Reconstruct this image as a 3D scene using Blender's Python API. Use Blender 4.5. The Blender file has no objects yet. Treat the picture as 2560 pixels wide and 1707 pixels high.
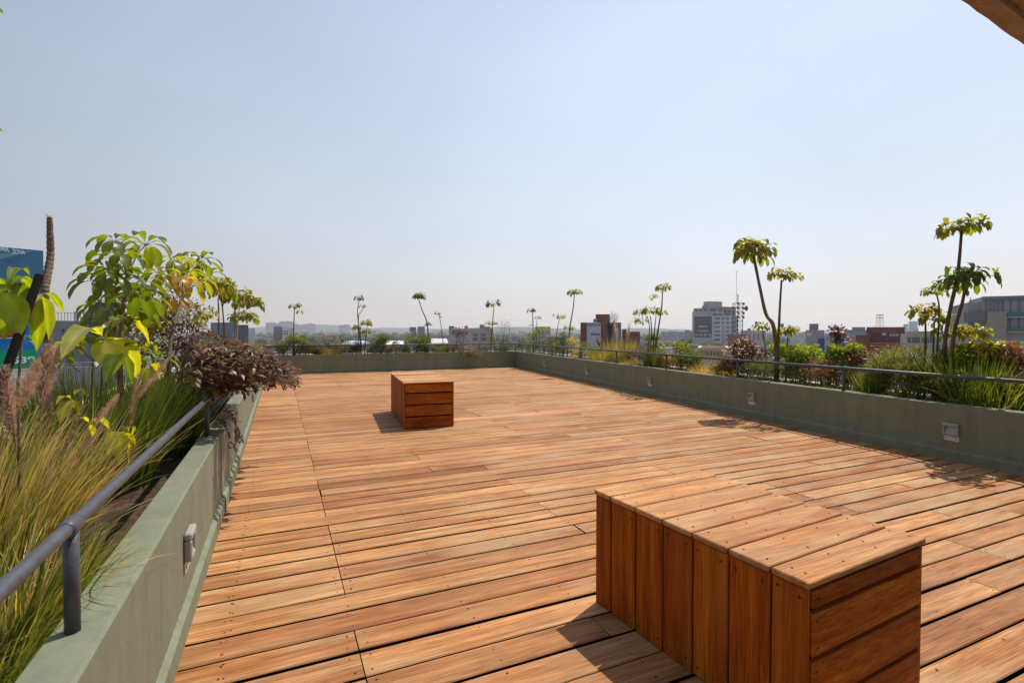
import bpy, math, random
from mathutils import Vector, Matrix
random.seed(7)
R = math.radians
sc = bpy.context.scene
# ------------------------------------------------------------------ camera, sky, sun, exposure
F, CX, CY, H = 1285.0, 1280.0, 853.5, 1.2
PITCH, YAW = R(1.18), R(24.3)
cam_data = bpy.data.cameras.new('camera')
cam_data.sensor_width = 36.0; cam_data.lens = 36.0*F/2560.0
cam_data.clip_start = 0.05; cam_data.clip_end = 30000
cam = bpy.data.objects.new('camera', cam_data)
cam.location = (0, 0, H); cam.rotation_euler = (R(90)-PITCH, 0, -YAW)
sc.collection.objects.link(cam); sc.camera = cam

SUN_EL, SUN_AZ = R(60), R(65)
world = bpy.data.worlds.new('World'); sc.world = world; world.use_nodes = True
wn = world.node_tree.nodes; wl = world.node_tree.links
sky = wn.new('ShaderNodeTexSky'); sky.sky_type = 'NISHITA'; sky.sun_disc = False
sky.sun_elevation = SUN_EL; sky.sun_rotation = SUN_AZ
sky.altitude = 100; sky.air_density = 1.0; sky.dust_density = 1.1; sky.ozone_density = 1.2
# pale layer of haze low in the sky, by direction
wtc = wn.new('ShaderNodeTexCoord'); wsep = wn.new('ShaderNodeSeparateXYZ'); wl.new(wtc.outputs['Generated'], wsep.inputs[0])
wr = wn.new('ShaderNodeValToRGB'); we = wr.color_ramp.elements; wr.color_ramp.interpolation = 'B_SPLINE'
we[0].position = 0; we[0].color = (.92,)*3+(1,); we[1].position = .9; we[1].color = (.40,)*3+(1,)
for p_, c_ in ((.05, .90), (.14, .78), (.30, .66), (.55, .55)):
    x_ = we.new(p_); x_.color = (c_,)*3+(1,)
wl.new(wsep.outputs[2], wr.inputs[0])
wcol = wn.new('ShaderNodeValToRGB'); we = wcol.color_ramp.elements; wcol.color_ramp.interpolation = 'B_SPLINE'
we[0].position = 0; we[0].color = (.63, .585, .572, 1); we[1].position = .5; we[1].color = (.70, .78, .91, 1)
x_ = we.new(.12); x_.color = (.61, .605, .625, 1)
wl.new(wsep.outputs[2], wcol.inputs[0])
wdot = wn.new('ShaderNodeVectorMath'); wdot.operation = 'DOT_PRODUCT'; wl.new(wtc.outputs['Generated'], wdot.inputs[0])
wdot.inputs[1].default_value = (math.sin(SUN_AZ), math.cos(SUN_AZ), 0)
wmr = wn.new('ShaderNodeMapRange'); wmr.inputs[1].default_value = -.1; wmr.inputs[2].default_value = 1; wmr.inputs[3].default_value = .75*6; wmr.inputs[4].default_value = 1.50*6
wl.new(wdot.outputs['Value'], wmr.inputs[0])
wsc = wn.new('ShaderNodeVectorMath'); wsc.operation = 'SCALE'; wl.new(wcol.outputs[0], wsc.inputs[0]); wl.new(wmr.outputs[0], wsc.inputs['Scale'])
wno = wn.new('ShaderNodeTexNoise'); wno.inputs['Scale'].default_value = 1.6; wno.inputs['Detail'].default_value = 5; wno.inputs['Roughness'].default_value = .5
wmp = wn.new('ShaderNodeMapping'); wmp.inputs['Scale'].default_value = (1, 1, 2.2); wl.new(wtc.outputs['Generated'], wmp.inputs[0]); wl.new(wmp.outputs[0], wno.inputs['Vector'])
wm2 = wn.new('ShaderNodeMapRange'); wm2.inputs[1].default_value = .3; wm2.inputs[2].default_value = .7; wm2.inputs[3].default_value = .93; wm2.inputs[4].default_value = 1.07; wl.new(wno.outputs[0], wm2.inputs[0])
ws2 = wn.new('ShaderNodeVectorMath'); ws2.operation = 'SCALE'; wl.new(wsc.outputs[0], ws2.inputs[0]); wl.new(wm2.outputs[0], ws2.inputs['Scale']); wsc = ws2
wmx = wn.new('ShaderNodeMix'); wmx.data_type = 'RGBA'; wl.new(wr.outputs[0], wmx.inputs[0]); wl.new(sky.outputs[0], wmx.inputs[6]); wl.new(wsc.outputs[0], wmx.inputs[7])
wl.new(wmx.outputs[2], wn['Background'].inputs[0])
wn['Background'].inputs[1].default_value = 0.15
sd = bpy.data.lights.new('sun', 'SUN'); sd.energy = 5.0; sd.angle = R(0.5); sd.color = (1, .93, .82)
sun = bpy.data.objects.new('sun', sd); sc.collection.objects.link(sun)
sdir = Vector((math.cos(SUN_EL)*math.sin(SUN_AZ), math.cos(SUN_EL)*math.cos(SUN_AZ), math.sin(SUN_EL)))
sun.rotation_euler = (-sdir).to_track_quat('-Z', 'Y').to_euler(); sun.location = (0, 0, 50)
sc.view_settings.view_transform = 'Standard'; sc.view_settings.look = 'None'
sc.view_settings.exposure = 0.0; sc.view_settings.gamma = 1.0
sc.cycles.max_bounces = 6; sc.cycles.transparent_max_bounces = 6; sc.cycles.volume_bounces = 0

# ------------------------------------------------------------------ helpers
def ray(px, py):
    x = (px-CX)/F; z = -(py-CY)/F
    y2 = math.cos(PITCH)+z*math.sin(PITCH); z2 = z*math.cos(PITCH)-math.sin(PITCH)
    return Vector((x*math.cos(YAW)+y2*math.sin(YAW), -x*math.sin(YAW)+y2*math.cos(YAW), z2))
def at(px, py, z):
    r = ray(px, py); t = (z-H)/r.z; return Vector((r.x*t, r.y*t, z))
def atd(px, py, d):                     # point at horizontal depth d along the view axis
    r = ray(px, py); t = d/(r.x*math.sin(YAW)+r.y*math.cos(YAW)); return Vector((r.x*t, r.y*t, H+r.z*t))
def onL(px, py, o):                     # on the plane parallel to the left wall
    r = ray(px, py); t = (-.364-o)/r.x; return Vector((r.x*t, r.y*t, H+r.z*t))
RA, RB = Vector((5.60, 2.12, 0)), Vector((7.16, 15.57, 0))
RD = (RB-RA).normalized(); RN = Vector((RD.y, -RD.x, 0))
def onR(px, py, o):
    r = ray(px, py); t = (RN.dot(RA)+o)/(RN.x*r.x+RN.y*r.y); return Vector((r.x*t, r.y*t, H+r.z*t))
def onB(px, py, o):
    r = ray(px, py); t = (15.5+o)/r.y; return Vector((r.x*t, r.y*t, H+r.z*t))
def rp(y, o=0.0, z=0.0):                # point on the right wall line at y, offset outward
    p = RA+RD*((y-RA.y)/RD.y)+RN*o; return Vector((p.x, p.y, z))
U = random.uniform
def jit(c, a=.15):
    k = 1+U(-a, a); return (c[0]*k*(1+U(-a, a)*.4), c[1]*k, c[2]*k*(1+U(-a, a)*.5))
class MB:
    def __init__(s): s.v = []; s.f = []; s.m = []; s.c = []
    def add(s, vs, fs, col=(.5, .5, .5), m=0):
        n = len(s.v); s.v += [tuple(p) for p in vs]
        for f in fs: s.f.append(tuple(n+i for i in f)); s.m.append(m)
        if isinstance(col, list): s.c += col
        else: s.c += [col]*len(vs)
    def box(s, x0, y0, z0, x1, y1, z1, col=(.5, .5, .5), m=0, mat=None):
        vs = [Vector(p) for p in ((x0,y0,z0),(x1,y0,z0),(x1,y1,z0),(x0,y1,z0),(x0,y0,z1),(x1,y0,z1),(x1,y1,z1),(x0,y1,z1))]
        if mat is not None: vs = [mat@p for p in vs]
        s.add(vs, [(0,3,2,1),(4,5,6,7),(0,1,5,4),(1,2,6,5),(2,3,7,6),(3,0,4,7)], col, m)
    def cbox(s, x0, y0, z0, x1, y1, z1, b, col=(.5, .5, .5), m=0, mat=None):   # box with chamfered edges
        x0, x1 = min(x0,x1), max(x0,x1); y0, y1 = min(y0,y1), max(y0,y1); z0, z1 = min(z0,z1), max(z0,z1)
        vs = []
        for (z, i) in ((z0, b), (z0+b, 0), (z1-b, 0), (z1, b)):
            q = b
            ring = [(x0+i+q*(i==0), y0+i), (x1-i-q*(i==0), y0+i), (x1-i, y0+i+q*(i==0)), (x1-i, y1-i-q*(i==0)),
                    (x1-i-q*(i==0), y1-i), (x0+i+q*(i==0), y1-i), (x0+i, y1-i-q*(i==0)), (x0+i, y0+i+q*(i==0))]
            if i: ring = [(x0+b, y0+b), (x1-b, y0+b), (x1-b, y0+b), (x1-b, y1-b), (x1-b, y1-b), (x0+b, y1-b), (x0+b, y1-b), (x0+b, y0+b)]
            vs += [Vector((a, c, z)) for a, c in ring]
        if mat is not None: vs = [mat@p for p in vs]
        fs = []
        for k in range(3):
            for j in range(8):
                a, c = k*8+j, k*8+(j+1) % 8
                fs.append((a, c, c+8, a+8))
        fs.append((7, 5, 3, 1)); fs.append((25, 27, 29, 31))
        s.add(vs, fs, col, m)
    def tube(s, pts, rad, n=8, col=(.5, .5, .5), m=0, cap=True):
        pts = [Vector(p) for p in pts]
        if not isinstance(rad, (list, tuple)): rad = [rad]*len(pts)
        vs = []; up = Vector((0, 0, 1)); 
        for i, p in enumerate(pts):
            d = (pts[min(i+1, len(pts)-1)]-pts[max(i-1, 0)]).normalized()
            a = d.cross(Vector((.13, .97, .21)) if abs(d.y) < .9 else Vector((1, .1, .1))).normalized(); b = d.cross(a)
            for k in range(n):
                t = 2*math.pi*k/n; vs.append(p+(a*math.cos(t)+b*math.sin(t))*rad[i])
        fs = []
        for i in range(len(pts)-1):
            for k in range(n):
                a, b = i*n+k, i*n+(k+1) % n; fs.append((a, b, b+n, a+n))
        if cap: fs.append(tuple(range(n-1, -1, -1))); fs.append(tuple((len(pts)-1)*n+k for k in range(n)))
        s.add(vs, fs, col, m)
    def leaf(s, o, d, up, L, W, droop=.5, seg=4, col=(.1, .2, .03), fold=.25, rib=None, m=0, wave=0, ob=False):
        o = Vector(o); d = Vector(d).normalized(); side = d.cross(up)
        if side.length < 1e-3: side = d.cross(Vector((1, 0, 0)))
        side.normalize(); vs = []; cs = []
        p = o.copy(); rc = rib or (min(col[0]*1.5, 1), min(col[1]*1.35, 1), min(col[2]*1.3, 1))
        ph = U(0, 6)
        for i in range(seg+1):
            t = i/seg; w = W*.5*((math.sin(math.pi*(t**(1.3 if ob else .85)))**(.62 if ob else .75)) if 0 < t < 1 else (.16 if ob and t else .04))
            nn = side.cross(d).normalized(); wv = wave*L*math.sin(t*13+ph)
            vs += [p-side*w+nn*(w*fold+wv), p, p+side*w+nn*(w*fold-wv)]
            cs += [col, rc, col]
            p = p+d*(L/seg)
            d = (d+Vector((0, 0, -1))*(droop/seg)).normalized()
        fs = []
        for i in range(seg):
            a = i*3; fs += [(a, a+1, a+4, a+3), (a+1, a+2, a+5, a+4)]
        s.add(vs, fs, cs, m)
    def blade(s, o, d, L, W, droop, seg=5, col=(.1, .2, .03), tip=None, m=0):
        o = Vector(o); d = Vector(d).normalized(); side = d.cross(Vector((U(-1, 1), U(-1, 1), .3))).normalized()
        vs = []; cs = []; p = o.copy(); tip = tip or col
        for i in range(seg+1):
            t = i/seg; w = W*.5*(1-t**2.2)+.0003
            vs += [p-side*w, p+side*w]; c = tuple(col[k]*(1-t)+tip[k]*t for k in range(3)); cs += [c, c]
            p = p+d*(L/seg); d = (d+Vector((0, 0, -1))*(droop/seg*(.4+1.4*t))).normalized()
        s.add(vs, [(2*i, 2*i+1, 2*i+3, 2*i+2) for i in range(seg)], cs, m)
        return p
    def build(s, name, mats, parent=None, smooth=False):
        me = bpy.data.meshes.new(name)
        me.from_pydata(s.v, [], s.f)
        if not isinstance(mats, (list, tuple)): mats = [mats]
        for m in mats: me.materials.append(m)
        me.polygons.foreach_set('material_index', s.m)
        if smooth: me.polygons.foreach_set('use_smooth', [True]*len(s.f))
        a = me.color_attributes.new('col', 'FLOAT_COLOR', 'POINT')
        flat = []
        for c in s.c: flat += [c[0], c[1], c[2], 1.0]
        a.data.foreach_set('color', flat); me.update()
        o = bpy.data.objects.new(name, me); sc.collection.objects.link(o)
        if parent is not None:
            o.parent = parent; o.matrix_parent_inverse = Matrix.Translation(-Vector(parent.location))
        return o
def tag(o, label=None, cat=None, group=None, kind=None):
    if label: o['label'] = label
    if cat: o['category'] = cat
    if group: o['group'] = group
    if kind: o['kind'] = kind
    return o
def empty(name, loc, label, cat, group=None):
    o = bpy.data.objects.new(name, None); o.location = loc; o.empty_display_size = .1
    sc.collection.objects.link(o); return tag(o, label, cat, group)
def copy_thing(root, delta, label=None):
    r = root.copy(); sc.collection.objects.link(r); r.location = Vector(root.location)+Vector(delta)
    if label: r['label'] = label
    for ch in root.children:
        c = ch.copy(); sc.collection.objects.link(c); c.parent = r
        c.matrix_parent_inverse = ch.matrix_parent_inverse
    return r

# ------------------------------------------------------------------ materials
def newmat(name):
    m = bpy.data.materials.new(name); m.use_nodes = True; nt = m.node_tree
    return m, nt.nodes, nt.links, nt.nodes['Principled BSDF']
def ramp(n, stops):
    r = n.new('ShaderNodeValToRGB'); e = r.color_ramp.elements
    e[0].position, e[0].color = stops[0][0], (*stops[0][1], 1)
    e[1].position, e[1].color = stops[1][0], (*stops[1][1], 1)
    for p, c in stops[2:]:
        x = e.new(p); x.color = (*c, 1)
    return r
def mix(n, l, kind, fac, a, b):
    x = n.new('ShaderNodeMix'); x.data_type = 'RGBA'; x.blend_type = kind
    for sock, v in ((x.inputs[0], fac), (x.inputs[6], a), (x.inputs[7], b)):
        if hasattr(v, 'links'): l.new(v, sock)
        elif isinstance(v, (int, float)): sock.default_value = v
        else: sock.default_value = (*v, 1)
    return x.outputs[2]
def noise(n, l, vec, scale, detail=4, rough=.55):
    x = n.new('ShaderNodeTexNoise'); x.inputs['Scale'].default_value = scale
    x.inputs['Detail'].default_value = detail; x.inputs['Roughness'].default_value = rough
    if vec is not None: l.new(vec, x.inputs['Vector'])
    return x.outputs[0]
def mat_col(name, rough=.8, nscale=3.0, namt=.25, bump=0.0, bscale=40, spec=.3, metal=0):
    """base colour from the 'col' attribute with a procedural mottling"""
    m, n, l, b = newmat(name)
    at_ = n.new('ShaderNodeAttribute'); at_.attribute_name = 'col'
    tc = n.new('ShaderNodeTexCoord')
    r = ramp(n, [(.3, (1-namt,)*3), (.7, (1+namt*.4,)*3)])
    l.new(noise(n, l, tc.outputs['Object'], nscale, 6, .6), r.inputs[0])
    l.new(mix(n, l, 'MULTIPLY', 1.0, at_.outputs[0], r.outputs[0]), b.inputs['Base Color'])
    b.inputs['Roughness'].default_value = rough; b.inputs['Specular IOR Level'].default_value = spec
    b.inputs['Metallic'].default_value = metal
    if bump:
        bp = n.new('ShaderNodeBump'); bp.inputs['Strength'].default_value = bump; bp.inputs['Distance'].default_value = .01
        l.new(noise(n, l, tc.outputs['Object'], bscale, 5), bp.inputs['Height']); l.new(bp.outputs[0], b.inputs['Normal'])
    return m
def mat_leaf(name, rough=.38, trans=.4, spec=.5, tint=(2.3, 1.9, .55)):
    m, n, l, b = newmat(name)
    at_ = n.new('ShaderNodeAttribute'); at_.attribute_name = 'col'
    tc = n.new('ShaderNodeTexCoord')
    r = ramp(n, [(.3, (.7, .75, .7)), (.7, (1.15, 1.1, 1.0))])
    l.new(noise(n, l, tc.outputs['Object'], 14, 3), r.inputs[0])
    c = mix(n, l, 'MULTIPLY', 1.0, at_.outputs[0], r.outputs[0])
    l.new(c, b.inputs['Base Color']); b.inputs['Roughness'].default_value = rough
    b.inputs['Specular IOR Level'].default_value = spec
    t = n.new('ShaderNodeBsdfTranslucent')
    l.new(mix(n, l, 'MULTIPLY', 1.0, c, tint), t.inputs[0])
    ms = n.new('ShaderNodeMixShader'); ms.inputs[0].default_value = trans
    l.new(b.outputs[0], ms.inputs[1]); l.new(t.outputs[0], ms.inputs[2])
    l.new(ms.outputs[0], n['Material Output'].inputs[0])
    return m
def mat_wood(name, ax, weather):
    """timber: grain stretched along axis ax (from 'gv' coordinates = object position), tint per board from 'col' attribute (r = seed, g = tone, b = weathering)"""
    m, n, l, b = newmat(name)
    at_ = n.new('ShaderNodeAttribute'); at_.attribute_name = 'col'
    sep = n.new('ShaderNodeSeparateColor'); l.new(at_.outputs[0], sep.inputs[0])
    tc = n.new('ShaderNodeTexCoord')
    off = n.new('ShaderNodeCombineXYZ')
    mu = n.new('ShaderNodeMath'); mu.operation = 'MULTIPLY'; mu.inputs[1].default_value = 37.0
    l.new(sep.outputs[0], mu.inputs[0])
    for i in range(3): l.new(mu.outputs[0], off.inputs[i])
    va = n.new('ShaderNodeVectorMath'); va.operation = 'ADD'
    l.new(tc.outputs['Object'], va.inputs[0]); l.new(off.outputs[0], va.inputs[1])
    mp = n.new('ShaderNodeMapping'); l.new(va.outputs[0], mp.inputs[0])
    s_ = [16, 16, 16]; s_[ax] = .9; mp.inputs['Scale'].default_value = s_
    n1 = noise(n, l, mp.outputs[0], 1.6, 6, .65)
    s2 = [95, 95, 95]; s2[ax] = 3.2
    mp2 = n.new('ShaderNodeMapping'); l.new(va.outputs[0], mp2.inputs[0]); mp2.inputs['Scale'].default_value = s2
    n2 = noise(n, l, mp2.outputs[0], 2.0, 5, .6)
    mp3 = n.new('ShaderNodeMapping'); l.new(va.outputs[0], mp3.inputs[0])
    s3 = [6, 6, 6]; s3[ax] = 2.0; mp3.inputs['Scale'].default_value = s3
    n3 = noise(n, l, mp3.outputs[0], 1.0, 3, .5)
    r1 = ramp(n, [(.32, weather[0]), (.68, weather[2]), (.5, weather[1])]); l.new(n1, r1.inputs[0])
    tone = ramp(n, [(0, (.52, .43, .40)), (1, (1.32, 1.36, 1.4)), (.35, (.84, .74, .68)), (.62, (1.0, 1.0, .98))]); l.new(sep.outputs[1], tone.inputs[0])
    c = mix(n, l, 'MULTIPLY', 1.0, r1.outputs[0], tone.outputs[0])
    r2 = ramp(n, [(.36, (.58, .53, .49)), (.6, (1.12, 1.12, 1.12))]); l.new(n2, r2.inputs[0])
    c = mix(n, l, 'MULTIPLY', .95, c, r2.outputs[0])
    wn_ = noise(n, l, tc.outputs['Object'], 1.1, 5, .62)
    wr_ = ramp(n, [(.34, (.80, .76, .76)), (.62, (1.10, 1.12, 1.12))]); l.new(wn_, wr_.inputs[0])
    c = mix(n, l, 'MULTIPLY', .85, c, wr_.outputs[0])
    mp5 = n.new('ShaderNodeMapping'); l.new(va.outputs[0], mp5.inputs[0])
    s5 = [22, 22, 22]; s5[ax] = 5.0; mp5.inputs['Scale'].default_value = s5
    st_ = ramp(n, [(.60, (1, 1, 1)), (.72, (.70, .64, .60))]); l.new(noise(n, l, mp5.outputs[0], 1.0, 6, .7), st_.inputs[0])
    c = mix(n, l, 'MULTIPLY', .8, c, st_.outputs[0])
    pt_ = ramp(n, [(.36, (1.05, .93, .84)), (.62, (1.0, 1.05, 1.08))]); l.new(n3, pt_.inputs[0])
    c = mix(n, l, 'MULTIPLY', .9, c, pt_.outputs[0])
    gr = ramp(n, [(.40, (0, 0, 0)), (.68, (1, 1, 1))]); l.new(n3, gr.inputs[0])
    gm = n.new('ShaderNodeMath'); gm.operation = 'MULTIPLY'; l.new(gr.outputs[0], gm.inputs[0]); l.new(sep.outputs[2], gm.inputs[1])
    c = mix(n, l, 'MIX', gm.outputs[0], c, weather[3])
    l.new(c, b.inputs['Base Color'])
    rr = n.new('ShaderNodeMapRange'); l.new(n1, rr.inputs[0]); rr.inputs[3].default_value = .5; rr.inputs[4].default_value = .72
    l.new(rr.outputs[0], b.inputs['Roughness']); b.inputs['Specular IOR Level'].default_value = .15
    bp = n.new('ShaderNodeBump'); bp.inputs['Strength'].default_value = .35; bp.inputs['Distance'].default_value = .002
    l.new(n2, bp.inputs['Height']); l.new(bp.outputs[0], b.inputs['Normal'])
    return m
def mat_flat(name, col, rough=.7, metal=0, spec=.4, nscale=8, namt=.15, bump=0, bscale=60, emit=None):
    m, n, l, b = newmat(name)
    tc = n.new('ShaderNodeTexCoord')
    r = ramp(n, [(.3, tuple(c*(1-namt) for c in col)), (.7, tuple(c*(1+namt*.5) for c in col))])
    l.new(noise(n, l, tc.outputs['Object'], nscale, 6, .6), r.inputs[0])
    l.new(r.outputs[0], b.inputs['Base Color'])
    b.inputs['Roughness'].default_value = rough; b.inputs['Metallic'].default_value = metal
    b.inputs['Specular IOR Level'].default_value = spec
    if bump:
        bp = n.new('ShaderNodeBump'); bp.inputs['Strength'].default_value = bump; bp.inputs['Distance'].default_value = .01
        l.new(noise(n, l, tc.outputs['Object'], bscale, 6), bp.inputs['Height']); l.new(bp.outputs[0], b.inputs['Normal'])
    return m

M_DECK = mat_wood('deck_timber', 0, [(.275, .121, .045), (.41, .202, .083), (.53, .308, .137), (.42, .280, .155)])
BW_SHADE = [(.24, .048, .002), (.40, .098, .004), (.55, .180, .013), (.32, .105, .011)]  # shade of the bench sides and ends put into the timber colour
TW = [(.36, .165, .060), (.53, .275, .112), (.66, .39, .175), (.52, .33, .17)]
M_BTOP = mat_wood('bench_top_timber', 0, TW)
M_BSIDE = mat_wood('bench_side_timber_shaded', 2, BW_SHADE)
M_BEND = mat_wood('bench_end_timber_shaded', 0, BW_SHADE)
M_GAP_SHADE = mat_flat('gap_shade', (.012, .008, .006), .9, spec=.1)  # near black, paints the shade in deck and bench gaps
M_SCREW = mat_flat('screw_head', (.03, .022, .018), .6, metal=.6)
# painted render of the planter walls: faint vertical streaks and scuffs
def mat_wall():
    m, n, l, b = newmat('sage_painted_render')
    tc = n.new('ShaderNodeTexCoord')
    mp = n.new('ShaderNodeMapping'); l.new(tc.outputs['Object'], mp.inputs[0]); mp.inputs['Scale'].default_value = (5, 5, .6)
    r1 = ramp(n, [(.3, (.158, .171, .114)), (.7, (.198, .211, .142))]); l.new(noise(n, l, mp.outputs[0], 1.5, 6, .6), r1.inputs[0])
    r2 = ramp(n, [(.33, (.82, .83, .84)), (.55, (1.02, 1.02, 1.02))]); l.new(noise(n, l, tc.outputs['Object'], 9, 7, .7), r2.inputs[0])
    r3 = ramp(n, [(.70, (1, 1, 1)), (.74, (1.35, 1.35, 1.3))]); l.new(noise(n, l, tc.outputs['Object'], 38, 2, .4), r3.inputs[0])
    mp4 = n.new('ShaderNodeMapping'); l.new(tc.outputs['Object'], mp4.inputs[0]); mp4.inputs['Scale'].default_value = (9, 9, .9)
    r4 = ramp(n, [(.34, (.80, .81, .82)), (.52, (1, 1, 1))]); l.new(noise(n, l, mp4.outputs[0], 1.3, 5, .65), r4.inputs[0])
    c = mix(n, l, 'MULTIPLY', .8, r1.outputs[0], r2.outputs[0]); c = mix(n, l, 'MULTIPLY', .6, c, r3.outputs[0]); c = mix(n, l, 'MULTIPLY', .55, c, r4.outputs[0])
    l.new(c, b.inputs['Base Color']); b.inputs['Roughness'].default_value = .62; b.inputs['Specular IOR Level'].default_value = .25
    bp = n.new('ShaderNodeBump'); bp.inputs['Strength'].default_value = .3; bp.inputs['Distance'].default_value = .004
    l.new(noise(n, l, tc.outputs['Object'], 70, 6, .65), bp.inputs['Height']); l.new(bp.outputs[0], b.inputs['Normal'])
    return m
M_WALL = mat_wall()
M_RAIL = mat_flat('charcoal_painted_steel', (.062, .066, .080), .42, spec=.5, nscale=30, namt=.3, bump=.15, bscale=120)
M_BLACK = mat_flat('black_steel', (.004, .004, .004), .9, spec=.05)
M_LAMP = mat_flat('grey_lamp_casting', (.30, .285, .265), .5, spec=.4)
M_LAMPD = mat_flat('lamp_recess', (.06, .055, .05), .6)
M_GLASSL = mat_flat('lamp_glass', (.32, .31, .29), .25)
M_PLATE = mat_flat('white_plate', (.62, .56, .52), .5)
M_SOIL = mat_flat('soil', (.075, .048, .032), .95, spec=.1, nscale=25, namt=.7, bump=1.0, bscale=45)
M_ROOF = mat_flat('dark_slab', (.05, .045, .04), .9)
M_LEDGE = mat_flat('pale_ledge', (.55, .50, .43), .8, nscale=4, namt=.2)
M_LEAF = mat_leaf('leaf_glossy', .36, .55, .5, (2.7, 2.05, .3))
M_SHRUB = mat_leaf('leaf_small', .5, .35, .35)
M_GRASS = mat_leaf('grass_blade', .55, .35, .25)
M_PLUME = mat_leaf('plume_bristle', .8, .4, .1, (1.2, 1.1, 1.05))
M_PURP = mat_leaf('leaf_purple', .42, .3, .4, (1.7, 1.1, .9))
M_BARK = mat_col('bark', .85, 30, .45, .6, 60, .2)
M_CONC = mat_col('city_render', .85, .12, .22)
M_GLASS = mat_col('city_glass', .25, .3, .2, spec=.6)
M_PAINT = mat_col('sign_paint', .5, 1.5, .08)
M_TREE = mat_leaf('tree_foliage', .6, .3, .2)
def mat_canopy():
    m, n, l, b = newmat('rusty_board')
    tc = n.new('ShaderNodeTexCoord')
    r1 = ramp(n, [(.3, (.24, .15, .10)), (.7, (.55, .40, .25)), (.5, (.40, .27, .17))])
    l.new(noise(n, l, tc.outputs['Object'], 5, 8, .7), r1.inputs[0]); l.new(r1.outputs[0], b.inputs['Base Color'])
    b.inputs['Roughness'].default_value = .9
    bp = n.new('ShaderNodeBump'); bp.inputs['Strength'].default_value = .9; bp.inputs['Distance'].default_value = .02
    l.new(noise(n, l, tc.outputs['Object'], 18, 8, .7), bp.inputs['Height']); l.new(bp.outputs[0], b.inputs['Normal'])
    return m
M_CANOPY = mat_canopy()

# ------------------------------------------------------------------ setting: ground, hills
g = MB(); S = 14000
g.add([(-S, -S, -22), (S, -S, -22), (S, S, -22), (-S, S, -22)], [(0, 1, 2, 3)])
def mat_ground():
    m, n, l, b = newmat('city_ground')
    tc = n.new('ShaderNodeTexCoord')
    r = ramp(n, [(.38, (.045, .06, .035)), (.68, (.24, .23, .21)), (.54, (.10, .105, .085))])
    l.new(noise(n, l, tc.outputs['Object'], .02, 8, .65), r.inputs[0]); l.new(r.outputs[0], b.inputs['Base Color'])
    b.inputs['Roughness'].default_value = .95; return m
tag(g.build('ground', mat_ground()), 'hazy city ground spreading to the horizon', kind='structure')
M_HILL = mat_flat('hill', (.055, .07, .05), .95, nscale=.01, namt=.5)
def hills(d0, px0, px1, tops, depth):
    mb = MB(); n = 60; vs = []
    for i in range(n+1):
        px = px0+(px1-px0)*i/n; t = i/n*(len(tops)-1); k = min(int(t), len(tops)-2); ft = t-k
        ty = tops[k]*(1-ft)+tops[k+1]*ft+U(-1.0, .6)
        p = atd(px, ty, d0); a = atd(px, 827, d0-depth); c = atd(px, 827, d0+depth)
        vs += [(a.x, a.y, -22), tuple(p), (c.x, c.y, -22)]
    fs = []
    for i in range(n):
        a = i*3; fs += [(a, a+3, a+4, a+1), (a+1, a+4, a+5, a+2)]
    mb.add(vs, fs); return mb
tag(hills(2600, 1080, 1760, [826, 821, 818, 817, 821, 824, 822, 820, 823, 825], 500).build('hills', M_HILL), 'long low hills in haze', kind='structure')
tag(hills(3600, 560, 1180, [824, 818, 812, 812, 820, 820, 822, 823], 600).build('hills', M_HILL), 'pale far hills in haze', kind='structure')

# ------------------------------------------------------------------ roof slab, planter soil
rs = MB()
rs.box(-2.2, -4, -1.2, 9.6, 16.9, -.06, m=0)
tag(rs.build('roof_slab', M_ROOF), 'dark roof slab under the deck', kind='structure')
ps = MB()
def soil_grid(mb, P, nu, nv):
    vs = []
    for i in range(nu+1):
        for j in range(nv+1):
            p = P(i/nu, j/nv); vs.append((p[0], p[1], p[2]+U(-.018, .018)))
    mb.add(vs, [(i*(nv+1)+j, (i+1)*(nv+1)+j, (i+1)*(nv+1)+j+1, i*(nv+1)+j+1) for i in range(nu) for j in range(nv)])
soil_grid(ps, lambda u, v: (-1.95+u*1.48, -.5+v*17, .36), 22, 220)
soil_grid(ps, lambda u, v: (-.4+u*8.2, 15.7+v*.95, .38), 120, 16)
soil_grid(ps, lambda u, v: tuple(rp(-1+17.2*u, .1+v*.85, .38)), 200, 14)
tag(ps.build('soil', M_SOIL, smooth=True), 'dark planter soil with bark chips', kind='structure')
ch = MB()
for i in range(3200):
    y = U(1.2, 4.4) if i < 1300 else U(4.4, 8); o = Vector((U(-1.3, -.48), y, .385+U(-.012, .02)))
    ch.leaf(o, (U(-1, 1), U(-1, 1), U(-.2, .5)), Vector((0, 0, 1)), U(.012, .04), U(.006, .016), U(-.4, .4), 1, jit((.16, .095, .05), .5), .2)
tag(ch.build('bark_chips', M_SHRUB), 'bark chips and dry litter strewn on the planter soil', 'bark chips', kind='stuff')

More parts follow.
